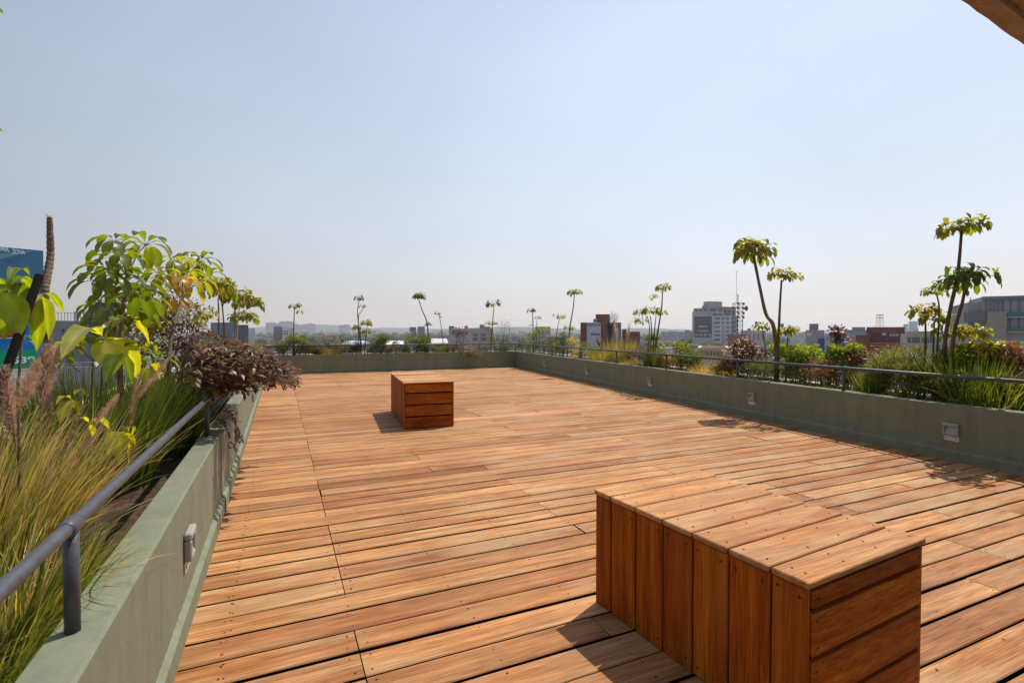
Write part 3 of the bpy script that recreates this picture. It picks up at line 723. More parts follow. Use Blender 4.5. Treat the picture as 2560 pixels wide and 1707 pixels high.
big_leaves(L4, 'L', .45, (262, 848), [(152, 902, -.05, .42), (282, 936, -.12, .78), (345, 952, -.05, .50), (375, 862, .1, .28), (170, 842, .2, .3), (240, 905, .15, .4), (300, 835, .3, .3)], .5, LIME)
big_leaves(L4, 'L', .40, (305, 880), [(330, 960, -.1, .4), (262, 960, 0, .4), (350, 900, .1, .3)], .5, (.06, .12, .015))
big_leaves(L4, 'L', .42, (370, 918), [(368, 975, -.04, .5), (400, 950, .05, .5), (352, 950, .05, .4)], .5, (.24, .26, .02))
big_leaves(L4, 'L', .35, (300, 1080), [(330, 1150, 0, .5), (300, 1160, -.05, .5), (270, 1140, 0, .5), (345, 1120, .05, .45), (262, 1100, .1, .4)], .5, (.26, .30, .02))
big_leaves(L4, 'L', .40, (225, 1060), [(275, 1078, 0, .4), (190, 1055, 0, .4), (235, 1100, 0, .4)], .5, (.24, .28, .02))
big_leaves(L4, 'L', .55, (180, 1000), [(140, 1010, 0, .4), (200, 1040, 0, .5), (215, 990, .1, .4), (150, 1060, 0, .5)], .5, (.26, .28, .02))
L5 = umbrella('L', .45, 'umbrella plant with broad bright green leaves at the left edge in front of the billboard', [([(35, 770), (52, 850), (48, 940), (45, 1000)], 5)], [], base_z=.36)
big_leaves(L5, 'L', .45, (20, 725), [(75, 700, 0, .45), (-60, 800, 0, .4), (48, 845, -.1, .5), (70, 745, .1, .5), (-30, 690, .1, .4), (10, 850, .1, .5), (40, 680, .2, .4)], .5, (.14, .22, .015))
big_leaves(L5, 'L', .43, (103, 735), [(160, 787, 0, .30), (122, 852, -.05, .55), (85, 830, .1, .5), (92, 880, .15, .3), (70, 800, .2, .5)], .5, (.15, .23, .015))
big_leaves(L5, 'L', .55, (55, 862), [(98, 872, 0, .32), (20, 872, 0, .35), (80, 850, .1, .4), (34, 850, .1, .3)], .5, (.08, .13, .015))
big_leaves(L5, 'L', .47, (30, 700), [(88, 735, 0, .5), (60, 790, 0, .55), (5, 800, 0, .55), (-30, 760, 0, .5), (75, 690, .1, .4)], .5, (.10, .17, .015))
0 and big_leaves(L5, 'L', .50, (75, 815), [(125, 850, 0, .5), (60, 880, 0, .5), (100, 890, 0, .5), (30, 860, 0, .5)], .5, (.17, .19, .02))
m = MB(); m.tube([onL(20, 727, .45), onL(30, 760, .45), onL(35, 775, .45)], .006, 6, (.2, .16, .06)); m.tube([onL(103, 737, .43), onL(70, 770, .45), onL(42, 800, .45)], .006, 6, (.2, .16, .06)); m.build('petiole', M_BARK, L5, True)
big_leaves(L5, 'L', .35, (-25, 28), [(8, 36, 0, .4), (-60, 60, 0, .4)], .5, (.07, .12, .015))
big_leaves(L5, 'L', .35, (-25, 322), [(6, 331, 0, .3), (-60, 350, 0, .4)], .5, (.07, .12, .015))
L6 = umbrella('L', .75, 'umbrella plant with low dark leaves between the lime leaves and the tall drooping one', [([(235, 860), (232, 920), (230, 960)], 3)], [], base_z=.36)
leafset(L6, 'L', [(170, 870, 44, 8, (232, 900), .75, (.12, .17, .02)), (235, 850, 50, 8, (232, 890), .75, (.10, .15, .02)), (330, 880, 46, 8, (240, 920), .72, (.09, .14, .02)), (365, 850, 40, 8, (300, 900), .75, (.12, .16, .02)), (395, 900, 40, 8, (330, 940), .7, (.10, .15, .02)), (130, 900, 40, 8, (200, 930), .8, (.12, .16, .02))])
L7 = umbrella('L', .8, 'umbrella plant with broad shaded leaves behind the tall drooping one', [([(300, 830), (298, 880), (296, 930)], 3)], [], base_z=.36)
leafset(L7, 'L', [(262, 800, 62, 9, (298, 840), .8, (.06, .10, .012)), (330, 790, 56, 8, (300, 840), .8, (.09, .13, .015)), (240, 770, 46, 8, (290, 840), .8, (.07, .11, .012)), (380, 800, 44, 8, (320, 860), .8, (.10, .14, .02)), (405, 775, 38, 8, (350, 850), .8, (.12, .15, .02))])
# bare ringed trunk
bt = [onL(*p, .62) for p in [(124, 543), (125, 580), (126, 640), (118, 690), (112, 730), (116, 800), (120, 870), (120, 920)]]
bt = smooth_path(bt, 9); s = pxm('L', .62, 120, 700)
root = empty('bare_trunk', (bt[-1].x, bt[-1].y, .36), 'bare ringed grey brown trunk with a tiny green shoot on top, at left', 'tree')
m = MB(); b = bt[-1].copy(); b.z = .33; bt.append(b); N_ = len(bt)
m.tube(bt, [s*(5.5+3.0*min(1, i/(N_*.4)))*(1+(.14 if i % 2 else -.06)*(1 if i < N_*.55 else .3)+U(-.05, .05)) for i in range(N_)], 12, [jit((.26, .19, .13) if (i//12) % 2 else (.13, .085, .055), .15) for i in range(12*N_)])
m.build('trunk', M_BARK, root, True)
m = MB()
for k in range(7): m.leaf(bt[0], (U(-1, 1), U(-1, 1), U(.1, 1)), Vector((0, 0, 1)), s*14, s*5, .8, 3, jit((.12, .2, .03), .2))
m.build('shoot', M_LEAF, root, True)
# leaning black stake
m = MB(); P0, P1 = onL(98, 690, .42), onL(-6, 990, .42); s = pxm('L', .42, 60, 800)
P2 = P1+(P1-P0)*1.0; P2 = P0+(P1-P0)*((.33-P0.z)/(P1.z-P0.z))
m.tube([P0, P2], 9.5*s, 12); tag(m.build('garden_stake', M_BLACK, None, True), 'thick black stake leaning in front of the billboard at left', 'stake')

# ------------------------------------------------------------------ shrubs and grasses
def shrub(name, c, rad, nleaf, ls, cols, label, cat='shrub', stems=5, group=None, mat=M_SHRUB, base=None, shell=.55, lw=.5, up=.3, twig=(.09, .06, .045), droop=.4, seg=2, clumps=14):
    c = Vector(c); bz = .36 if base is None else base
    root = empty(name, (c.x, c.y, bz), label, cat, group)
    cl = []
    for k in range(clumps):
        while True:
            v = Vector((U(-1, 1), U(-1, 1), U(-1, 1)))
            if .35 < v.length < 1: break
        cl.append(Vector((v.x*rad[0], v.y*rad[1], v.z*rad[2]))*.78)
    m = MB()
    for k in range(stems):
        e_ = c+cl[k % clumps]; b = Vector((c.x+U(-.2, .2)*rad[0], c.y+U(-.2, .2)*rad[1], bz-.02)); mid = b.lerp(e_, .5)+Vector((U(-.1, .1)*rad[0], U(-.1, .1)*rad[1], 0))
        m.tube(smooth_path([b, mid, e_], 3), [(.004+.011*rad[0])*(1-.1*i) for i in range(7)], 5, jit(twig, .2), cap=False)
    m.build('stems', M_BARK, root, True)
    m = MB(); cr = .46*(rad[0]+rad[2])/2; nleaf = int(nleaf*1.5); lowz = bz+.02
    for k in range(nleaf):
        q = cl[k % clumps]; v = Vector((random.gauss(0, 1), random.gauss(0, 1), random.gauss(0, 1))).normalized()*cr*(U(.2, 1)**.5)
        v.x *= rad[0]/max(rad[0], rad[2]); v.z *= .85; p = c+q+v
        if k % 6 == 0: p.z = lowz+(p.z-lowz)*U(.1, .8)
        if p.z < bz+.0: p.z = bz+U(0, .1)
        d = (v.normalized()+Vector((U(-1, 1), U(-1, 1), U(-1, 1)))*.6+Vector((0, 0, up))).normalized()
        col = random.choice(cols); l_ = ls*U(.7, 1.25)
        m.leaf(p, d, Vector((U(-.5, .5), U(-.5, .5), 1)), l_, l_*lw, U(0, droop*2), seg, jit(col, .3), .2)
    m.build('foliage', mat, root, True)
    return root
def grass(name, c, n, L, spread, cols, label, W=.006, droop=.9, lean=(0, 0), plumes=0, pc=(.45, .28, .22), base_r=.08, cat='grass', base=.36, seg=5, group=None, plen=.14, pr=.022):
    c = Vector(c); root = empty(name, (c.x, c.y, base), label, cat, group); m = MB()
    for k in range(n):
        t = U(0, 6.28); r_ = base_r*U(0, 1)**.5; o = Vector((c.x+math.cos(t)*r_, c.y+math.sin(t)*r_, base-.01))
        tl = U(0, spread); t2 = t+U(-.7, .7)
        d = Vector((math.cos(t2)*tl+lean[0], math.sin(t2)*tl+lean[1], 1)); col = random.choice(cols)
        if random.random() < .10: d = Vector((U(-1, 1)*.7, U(-1, 1)*.7, U(.4, 1))); col = random.choice([(.46, .38, .22), (.30, .22, .11), col])
        m.blade(o, d, L*U(.35, 1.12), W*U(.5, 1.4), droop*U(.2, 1.9), seg, jit(col, .38), jit((col[0]*1.25, col[1]*1.1, col[2]*1.2), .1))
    m.build('blades', M_GRASS, root)
    for k in range(plumes):
        t = U(0, 6.28); d = Vector((math.cos(t)*spread*.5+lean[0]*1.2, math.sin(t)*spread*.5+lean[1]*1.2, 1)).normalized()
        st = Vector((c.x, c.y, base)); e_ = st+d*L*U(.85, 1.15); plume(root, e_, e_+(d+Vector((0, 0, -.25))).normalized()*plen*U(.8, 1.2), pr, pc, 150, st)
    return root
def plume(root, a, b, r_, col, n, stalk=None, w=.0016):
    m = MB(); a, b = Vector(a), Vector(b); ax = (b-a); L = ax.length; ax.normalize(); s1 = ax.cross(Vector((.3, .2, 1))).normalized(); s2 = ax.cross(s1)
    if stalk is not None: m.tube([stalk, (Vector(stalk)+a)/2+Vector((0, 0, .02)), a, b], [.0022, .0018, .0016, .001], 4, (.3, .24, .1), cap=False)
    else: m.tube([a, b], .0015, 4, (.3, .24, .1), cap=False)
    for k in range(n):
        t = U(0, 1); p = a+ax*L*t; env = math.sin(math.pi*min(1, .12+t*.8))**.6; th = U(0, 6.28)
        d = (s1*math.cos(th)+s2*math.sin(th))*.9+ax*U(.35, 1.0); d.normalize(); l_ = r_*env*U(.7, 1.5)
        sd = d.cross(ax).normalized()*w*.5; c1 = jit((min(.8, col[0]*1.5), min(.8, col[1]*1.42), min(.8, col[2]*1.25)), .35)
        m.add([p-sd, p+sd, p+d*l_], [(0, 1, 2)], c1)
        if k % 2 == 0:
            q = p+d*l_*.35; m.add([q-sd*2, q+sd*2, q+d*l_*.28+sd, q+d*l_*.28-sd], [(0, 1, 2, 3)], tuple(x*.75 for x in c1))
    m.build('plume', M_PLUME, root)

PUR = [(.10, .045, .052), (.14, .075, .065), (.055, .026, .03), (.15, .10, .065), (.10, .10, .035), (.05, .026, .028), (.27, .21, .16), (.15, .13, .05), (.20, .15, .10)]
# big purple shrub hanging over the left wall
PC = onL(600, 900, .22)
sp = shrub('purple_shrub', PC, (.32, 1.0, .20), 1300, .062, PUR, 'wide purple leaved shrub spilling over the left planter wall onto the deck', 'shrub', 12, clumps=54, lw=.42, up=.05, droop=.3, base=.40, mat=M_PURP)
m = MB(); tw = MB()
def spray(b, e_, nn, sz, dens=6):
    mid = (b+e_)/2+Vector((0, 0, (e_-b).length*.16)); pts = smooth_path([b, mid, e_], 6)
    tw.tube(pts, [.0028*(1-.08*i) for i in range(len(pts))], 4, (.07, .035, .03), cap=False)
    for p in pts[2:]:
        for q in range(nn):
            m.leaf(p+Vector((U(-1, 1), U(-1, 1), U(-1, 1)))*.022, ((e_-b).normalized()+Vector((U(-1, 1), U(-1, 1), U(-.9, .6)))), Vector((U(-.4, .4), U(-.4, .4), 1)), sz*U(.7, 1.3), sz*.4, .4, 2, jit(random.choice(PUR), .3), .2)
for k in range(105):
    px = U(478, 742); lo = 985-max(0, px-600)*.20-max(0, 600-px)*.1; hi = 872+max(0, px-640)*.55
    py = U(hi, lo); e_ = atd(px, py, U(3.3, 4.9)); b = Vector((U(-.6, -.42), e_.y+U(-.1, .35), max(.55, e_.z+U(-.12, .05))))
    spray(b, e_, 8, .058)
spray(Vector((-.42, 4.1, .62)), Vector((-.30, 3.95, .42)), 5, .035); spray(Vector((-.42, 4.6, .62)), Vector((-.28, 4.5, .36)), 6, .035)
tw.build('twigs', M_BARK, sp, True); m.build('outer_foliage', M_PURP, sp, True)
shrub('purple_shrub', (onL(420, 820, .75)), (.5, .5, .34), 2400, .045, PUR, 'upright purple leaved shrub behind the umbrella plants in the left planter', 'shrub', 8, clumps=26, lw=.5, mat=M_PURP)
shrub('purple_shrub', (onL(500, 900, .5)), (.38, .55, .34), 2600, .042, PUR+[(.10, .11, .03)], 'brownish purple shrub in the left planter beside the railing', 'shrub', 6, clumps=26, lw=.42, mat=M_PURP)
shrub('leafy_plant', onL(560, 880, .45), (.3, .45, .16), 700, .07, [(.17, .22, .02), (.10, .15, .02)], 'yellow green leafy plant poking out of the purple shrub', 'plant', 4, lw=.45)
grass('grass_clump', onL(600, 880, .55), 1400, .62, .5, [(.20, .20, .04), (.12, .16, .03), (.28, .22, .07)], 'olive grass clump with thin plumes beyond the purple shrub', droop=.8, plumes=5, base_r=.35, pc=(.5, .38, .26))
# left foreground grasses
TAN = [(.44, .37, .19), (.36, .33, .13), (.54, .45, .26)]; GG = [(.12, .19, .03), (.19, .25, .04), (.08, .14, .02)]
grass('fountain_grass', (-.64, 1.74, 0), 950, .33, .6, TAN+GG+GG, 'nearest tan and green fountain grass at the lower left', W=.005, lean=(.12, .08), base_r=.11, seg=7, droop=1.0)
grass('fountain_grass', (-.86, 2.24, 0), 1250, .56, .42, TAN+TAN+GG, 'tall straw coloured fountain grass behind the railing at left', W=.005, lean=(.16, .14), base_r=.15, seg=7, droop=.7)
grass('fountain_grass', (-.62, 1.52, 0), 420, .26, .6, GG+[(.3, .3, .08)], 'short green grass tuft at the foot of the railing post', W=.0042, lean=(.16, .0), base_r=.08, seg=6, droop=1.3)
grass('fountain_grass', (-1.15, 2.8, 0), 900, .56, .45, TAN+GG, 'fountain grass with thick brown plumes at the left edge', W=.006, lean=(.12, .05), base_r=.18, seg=6)
grass('grass_clump', (-.86, 3.35, 0), 1300, .56, .36, [(.07, .13, .02), (.10, .17, .025), (.05, .09, .015)], 'dark green upright grass between the lime leaves and the railing', W=.007, lean=(.12, .1), base_r=.2, droop=.6)
grass('grass_clump', (-.76, 4.1, 0), 1600, .60, .36, [(.08, .15, .02), (.12, .19, .03), (.06, .10, .015)], 'dense green upright grass beside the metal grating', W=.007, lean=(.1, .05), base_r=.2, droop=.6)
grass('grass_clump', (-1.2, 4.4, 0), 1300, .62, .5, [(.07, .13, .02), (.14, .18, .03)], 'dark green grass at the back of the left planter', W=.008, base_r=.3, droop=.7)
grass('grass_clump', (-1.4, 3.4, 0), 900, .42, .5, [(.06, .11, .02), (.12, .15, .03)], 'shadowy grass behind the lime green leaves', W=.008, base_r=.3, droop=.7)
pl_root = empty('plume_cluster', tuple(Vector((-.9, 2.5, .36))), 'group of fuzzy brown plumes nodding above the left grasses', 'plumes')
bpy.data.objects.remove(pl_root)
PLC = (.42, .27, .20)
for i, (a, b_, o, r_, n, col, lb) in enumerate([
    ((345, 992), (424, 892), .30, .026, 900, (0.43, 0.294, 0.23), 'long fuzzy pinkish brown plume leaning right over the left planter'),
    ((326, 1062), (346, 935), .32, .026, 900, (0.344, 0.248, 0.21), 'upright fuzzy brown plume crossing the long leaning one'),
    ((238, 1058), (296, 986), .30, .020, 700, (0.447, 0.304, 0.24), 'short fuzzy tan plume in the middle of the left grasses'),
    ((165, 1165), (256, 1068), .25, .010, 500, (.30, .17, .16), 'thin purplish plume just above the railing'),
    ((130, 1180), (215, 1010), .30, .010, 500, (.20, .13, .12), 'thin dark plume standing among the straw grass'),
    ((100, 1015), (118, 862), .42, .040, 1500, (0.361, 0.276, 0.24), 'thick fuzzy plume directly under the bare trunk'),
    ((112, 990), (138, 868), .48, .034, 1300, (0.43, 0.331, 0.28), 'pale thick plume right of the trunk foot'),
    ((48, 1015), (96, 905), .40, .030, 1200, (0.396, 0.294, 0.25), 'fuzzy plume leaning right under the green sign'),
    ((25, 1075), (15, 915), .38, .030, 1100, (0.396, 0.276, 0.26), 'pinkish fuzzy plume at the left edge of the grasses'),
    ((40, 1130), (26, 1010), .36, .014, 500, (.40, .25, .18), 'small brown plume at the left edge, lowest of them')]):
    P, Q = onL(a[0], a[1], o), onL(b_[0], b_[1], o)
    rt = empty('grass_plume', (-.95, 2.6+.05*i, .4), lb, 'grass plume', 'fuzzy plumes above the left grasses')
    plume(rt, P, Q, r_, col, n, Vector((-.85, max(1.8, P.y-.25), .4)), .0016)
# metal grating between wall and planter
gr = empty('metal_grating', (-.62, 4.3, .5), 'dark metal grating lying behind the left wall beside the grass', 'grating')
m = MB(); m.box(-.78, 4.42, .488, -.48, 4.44, .512); m.box(-.78, 6.4, .488, -.48, 6.42, .512); m.box(-.78, 4.441, .488, -.765, 6.399, .512); m.box(-.492, 4.441, .488, -.48, 6.399, .512); m.build('frame', M_BLACK, gr)
m = MB()
for k in range(10): x = -.755+.027*k; m.box(x, 4.441, .494, x+.004, 6.399, .508)
for k in range(65): y_ = 4.46+.03*k; m.box(-.764, y_, .4965, -.493, y_+.004, .5065)
m.build('bars', M_RAIL, gr)

# right side shrubs
GB = [(.20, .30, .025), (.13, .22, .02), (.26, .34, .03)]
GY = [(.09, .13, .04), (.16, .19, .08), (.22, .25, .12), (.06, .09, .03)]
BRN = [(.20, .11, .06), (.28, .17, .10), (.12, .07, .04), (.35, .25, .17)]
def rs_(px, py, o=.45): return onR(px, py, o)
def shrub_px(name, plane, o, px, py, rx, rz, n, ls, cols, label, **k):
    f = {'L': onL, 'R': onR, 'B': onB}[plane]; P = f(px, py, o); s = pxm(plane, o, px, py)
    return shrub(name, P, (rx*s, min(.42, rx*s), rz*s), n, ls, cols, label, **k)
shrub_px('variegated_shrub', 'R', .42, 1865, 888, 50, 36, 3400, .042, [(.62, .54, .46), (.07, .055, .04), (.035, .035, .03), (.09, .055, .05), (.40, .32, .27), (.04, .045, .03)], 'round dark shrub speckled with pale cream leaves, left of the twin stems', clumps=30, lw=.6, mat=M_PURP)
shrub_px('rosemary_bush', 'R', .32, 1905, 925, 50, 32, 2600, .045, GY, 'grey green needle leaved bush at the foot of the twin stems', clumps=26, lw=.14, up=.5)
shrub_px('green_shrub', 'R', .6, 2010, 890, 48, 24, 1900, .04, GB, 'bright green flat topped shrub right of the twin stems', clumps=26, lw=.6, stems=9)
shrub_px('green_shrub', 'R', .6, 2085, 892, 34, 26, 1100, .04, GB, 'smaller bright green shrub under the purple leaved sapling', clumps=18, lw=.6, stems=6)
shrub_px('purple_sapling', 'R', .75, 2092, 842, 24, 26, 300, .055, [(.09, .05, .06), (.14, .09, .09), (.2, .13, .13)], 'thin purple leaved sapling rising above the bright green shrubs', clumps=14, lw=.5, cat='sapling', mat=M_PURP)
shrub_px('brown_shrub', 'R', .7, 2150, 905, 42, 32, 1300, .045, BRN, 'rusty brown dry leaved shrub right of the green ones', clumps=20, lw=.4, mat=M_PURP)
shrub_px('brown_shrub', 'R', .72, 2205, 898, 40, 22, 800, .04, BRN+GY, 'pinkish brown low shrub behind the grey green bushes', clumps=16, lw=.4, mat=M_PURP)
shrub_px('rosemary_bush', 'R', .38, 2225, 925, 52, 42, 3200, .05, GY, 'large grey green needle leaved bush between two posts at right', clumps=30, lw=.13, up=.6)
shrub_px('rosemary_bush', 'R', .35, 2300, 940, 50, 40, 3000, .05, GY+[(.10, .11, .06)], 'grey green bush bulging over the right railing', clumps=30, lw=.13, up=.5)
shrub_px('rosemary_bush', 'R', .42, 2365, 925, 38, 45, 2200, .05, [(.05, .08, .03), (.07, .10, .03)], 'dark green needle bush at the base of the tallest umbrella plant', clumps=22, lw=.14, up=.6)
grass('grass_clump', onR(2175, 930, .35), 500, .40, .4, [(.10, .17, .03), (.15, .22, .04)], 'fresh green narrow leaved tuft behind the right railing post', W=.008, base_r=.12, droop=.5, base=.40)
grass('grass_clump', onR(2420, 960, .42), 1000, .60, .40, [(.08, .16, .02), (.13, .22, .03), (.17, .27, .03)], 'tall lush green grass in front of the yellow green leaves at far right', W=.008, base_r=.2, droop=.75, base=.38)
grass('grass_clump', onR(2490, 968, .40), 600, .48, .6, [(.09, .16, .02), (.15, .22, .04)], 'arching green grass reaching the right edge of the wall', W=.009, base_r=.18, droop=1.0, base=.38)
shrub_px('brown_shrub', 'R', .75, 2535, 900, 45, 38, 1000, .05, BRN+[(.24, .12, .10)], 'reddish brown twiggy shrub at the right edge of the view', clumps=18, lw=.3, mat=M_PURP)
shrub_px('leafy_plant', 'R', .45, 2545, 975, 26, 24, 500, .05, [(.2, .24, .03), (.14, .2, .03), (.3, .28, .05)], 'yellow green leafy plant at the right edge below the railing', clumps=12)
shrub_px('leafy_plant', 'R', .3, 2260, 985, 22, 14, 260, .035, [(.2, .24, .03), (.3, .3, .06)], 'small lime green plant at the foot of the grey green bushes', clumps=8)
grass('golden_grass', onR(1785, 930, .42), 1300, .34, .8, [(.44, .34, .13), (.50, .37, .14), (.32, .30, .12)], 'golden yellow grass mound right of the olive shrub', W=.005, base_r=.3, droop=1.4, base=.38)
shrub_px('olive_shrub', 'R', .45, 1712, 890, 34, 34, 1200, .045, [(.10, .14, .03), (.16, .19, .03), (.07, .09, .025)], 'olive green shrub in front of the white tower block', clumps=20, lw=.35, up=.6)
shrub_px('leafy_plant', 'R', .5, 1700, 865, 20, 20, 360, .05, [(.2, .25, .03), (.16, .2, .02)], 'light green leafy top growing out of the olive shrub', clumps=9, lw=.5)
shrub_px('ochre_shrub', 'R', .4, 1680, 902, 26, 20, 700, .04, [(.42, .25, .05), (.5, .32, .08), (.22, .2, .04)], 'orange yellow shrub beside the third railing post', clumps=14, lw=.35)
grass('grass_clump', onR(1637, 900, .4), 900, .55, .35, [(.10, .16, .03), (.14, .2, .04)], 'green grass at the foot of the several stemmed umbrella plant', W=.007, base_r=.18, droop=.6, base=.38)
shrub_px('brown_shrub', 'R', .4, 1602, 885, 26, 34, 1000, .035, [(.12, .08, .06), (.08, .055, .04), (.2, .13, .1)], 'dark brown twiggy shrub left of the several stemmed umbrella plant', clumps=18, lw=.3, mat=M_PURP)
grass('plume_grass', onR(1555, 900, .5), 1100, .66, .36, [(.26, .27, .07), (.20, .24, .05), (.38, .35, .15)], 'yellow green ornamental grass with pink plumes before the red building', W=.006, base_r=.28, droop=.7, plumes=18, pc=(.66, .42, .36), base=.38, plen=.30, pr=.045)
grass('plume_grass', onR(1510, 893, .45), 1000, .48, .5, [(.26, .28, .07), (.34, .33, .10), (.16, .21, .05)], 'wide yellow green grass left of the plumed one', W=.006, base_r=.3, droop=.9, plumes=3, pc=(.6, .42, .34), base=.38)
shrub_px('dark_bush', 'R', .38, 1465, 872, 26, 22, 900, .035, [(.05, .09, .025), (.09, .13, .03), (.16, .18, .04)], 'dark green bush left of the yellow green grasses', clumps=14, lw=.5)
shrub_px('flowering_shrub', 'R', .5, 1430, 862, 22, 22, 800, .035, [(.22, .24, .04), (.3, .28, .07), (.6, .5, .42)], 'yellowish shrub with pale flowers below the slender umbrella plant', clumps=14, lw=.5)
shrub_px('dark_bush', 'R', .5, 1408, 845, 18, 14, 500, .035, [(.05, .10, .025), (.08, .13, .03)], 'small dark round bush behind the slender umbrella plant', clumps=10, lw=.5)
shrub_px('dark_bush', 'R', .4, 1385, 872, 20, 14, 600, .035, [(.06, .09, .03), (.12, .15, .04)], 'low dark bush between two railing posts near the far corner', clumps=12, lw=.4)
shrub_px('dark_bush', 'R', .45, 1322, 862, 22, 20, 700, .04, [(.08, .12, .03), (.13, .17, .04)], 'green bush closest to the far corner', clumps=14, lw=.45)
shrub_px('brown_shrub', 'R', .4, 1355, 862, 16, 14, 400, .04, BRN, 'small brown shrub near the far corner', clumps=10, lw=.4, mat=M_PURP)
shrub_px('rosemary_bush', 'R', .55, 1985, 915, 34, 26, 1500, .05, GY, 'grey green bush filling the gap right of the twin stems', clumps=20, lw=.14, up=.6)
shrub_px('brown_shrub', 'R', .35, 2060, 925, 40, 20, 900, .04, BRN+[(.16, .18, .03)], 'low rusty and green shrub below the bright green shrubs', clumps=14, lw=.4, mat=M_PURP)
shrub_px('green_shrub', 'R', .72, 2130, 880, 30, 18, 700, .045, GB, 'bright green shrub top behind the rusty brown one', clumps=12, lw=.6)
shrub_px('rosemary_bush', 'R', .6, 2265, 900, 60, 30, 2600, .05, GY+[(.22, .23, .12)], 'pale grey green feathery bush behind the railing right of the post', clumps=26, lw=.12, up=.8)
shrub_px('rosemary_bush', 'R', .25, 2350, 960, 44, 26, 1600, .045, [(.05, .07, .03), (.09, .11, .04), (.12, .09, .06)], 'dark low bush sagging onto the right wall', clumps=18, lw=.14)
shrub_px('leafy_plant', 'R', .85, 2490, 890, 46, 32, 900, .07, [(.2, .24, .03), (.3, .3, .04), (.13, .18, .02)], 'bright yellow green bushy plant before the concrete building', clumps=18, lw=.45)
shrub_px('leafy_plant', 'R', .6, 2395, 900, 40, 26, 800, .07, [(.18, .25, .03), (.24, .30, .04), (.12, .18, .02)], 'fresh green leafy growth around the stems of the tallest umbrella plant', clumps=16, lw=.45)
shrub_px('green_shrub', 'R', .75, 1945, 875, 30, 16, 600, .045, GB, 'bright green low shrub directly behind the twin stems', clumps=12, lw=.6)
shrub_px('dark_bush', 'R', .3, 1800, 918, 26, 14, 700, .04, [(.10, .12, .03), (.16, .16, .05)], 'low olive bush at the foot of the variegated shrub', clumps=12, lw=.3)
shrub_px('olive_shrub', 'R', .4, 1745, 905, 22, 24, 800, .045, [(.08, .10, .04), (.12, .14, .05)], 'small dull olive shrub left of the golden mound', clumps=12, lw=.3, up=.6)
grass('golden_grass', onR(1590, 905, .3), 700, .30, .7, [(.45, .38, .10), (.36, .34, .08)], 'short golden tuft in front of the dark brown twiggy shrub', W=.005, base_r=.2, droop=1.2, base=.38)
shrub_px('flowering_shrub', 'R', .35, 1445, 878, 22, 13, 600, .035, [(.30, .28, .05), (.2, .22, .04), (.6, .5, .42)], 'low yellow flowering shrub on the right wall near the slender umbrella plant', clumps=12, lw=.5)
shrub_px('dark_bush', 'R', .7, 1375, 855, 26, 14, 700, .04, [(.07, .11, .03), (.12, .15, .04)], 'dark green bush behind the railing near the far corner', clumps=12, lw=.45)
shrub_px('dark_bush', 'B', .6, 860, 868, 40, 12, 900, .05, [(.14, .13, .07), (.10, .11, .05), (.2, .16, .1)], 'dull brown green low growth between the ochre mound and the forked plant', clumps=14, lw=.3)
shrub_px('dark_bush', 'B', .5, 990, 868, 24, 13, 700, .05, [(.10, .12, .05), (.16, .15, .07)], 'dull green bush between the two dark rounded shrubs', clumps=12, lw=.35)
shrub_px('dark_bush', 'B', .4, 1080, 872, 18, 12, 500, .045, [(.07, .10, .03), (.12, .15, .04)], 'small dark bush at the foot of the leaning umbrella plant', clumps=10, lw=.4)
shrub_px('dark_bush', 'B', .5, 700, 866, 34, 14, 900, .05, [(.12, .15, .03), (.18, .18, .04)], 'olive bush at the left end of the far wall', clumps=14, lw=.35)
shrub_px('leafy_plant', 'L', .5, 640, 868, 30, 12, 700, .05, [(.20, .22, .03), (.13, .16, .03)], 'yellow green leafy plant beyond the purple shrub', clumps=12, lw=.4)
ML = {'olive': [(.11, .13, .04), (.16, .17, .06), (.07, .09, .03)], 'dark green': [(.05, .09, .025), (.08, .13, .03), (.12, .16, .04)], 'dry brown': [(.20, .14, .09), (.13, .09, .06), (.10, .11, .05)], 'grey green': [(.12, .14, .09), (.17, .19, .12), (.08, .10, .06)]}
for px, cn_, wh in [(712, 'dark green', 'left of the lone umbrella plant'), (758, 'olive', 'just right of the lone umbrella plant'), (796, 'dry brown', 'left of the dark tuft'), (845, 'grey green', 'right of the ochre mound'), (880, 'olive', 'left of the forked umbrella plant'), (925, 'grey green', 'left of the rounded green shrub'), (968, 'dry brown', 'right of the rounded green shrub'), (1012, 'olive', 'left of the wide green shrub'), (1062, 'dry brown', 'below the leaning umbrella plant'), (1118, 'grey green', 'below the orange headed umbrella plant'), (1150, 'dry brown', 'below the purple sapling'), (1208, 'dark green', 'left of the wide headed umbrella plant'), (1256, 'olive', 'below the wispy sapling'), (1276, 'dark green', 'right at the far corner')]:
    shrub_px('low_bush', 'B', U(.25, .6), px, 871+U(-3, 2), U(18, 26), U(9, 13), 520, .05, ML[cn_], f'low {cn_} bush on the far wall, {wh}', clumps=12, lw=.35, mat=M_SHRUB if 'green' in cn_ else M_PURP)
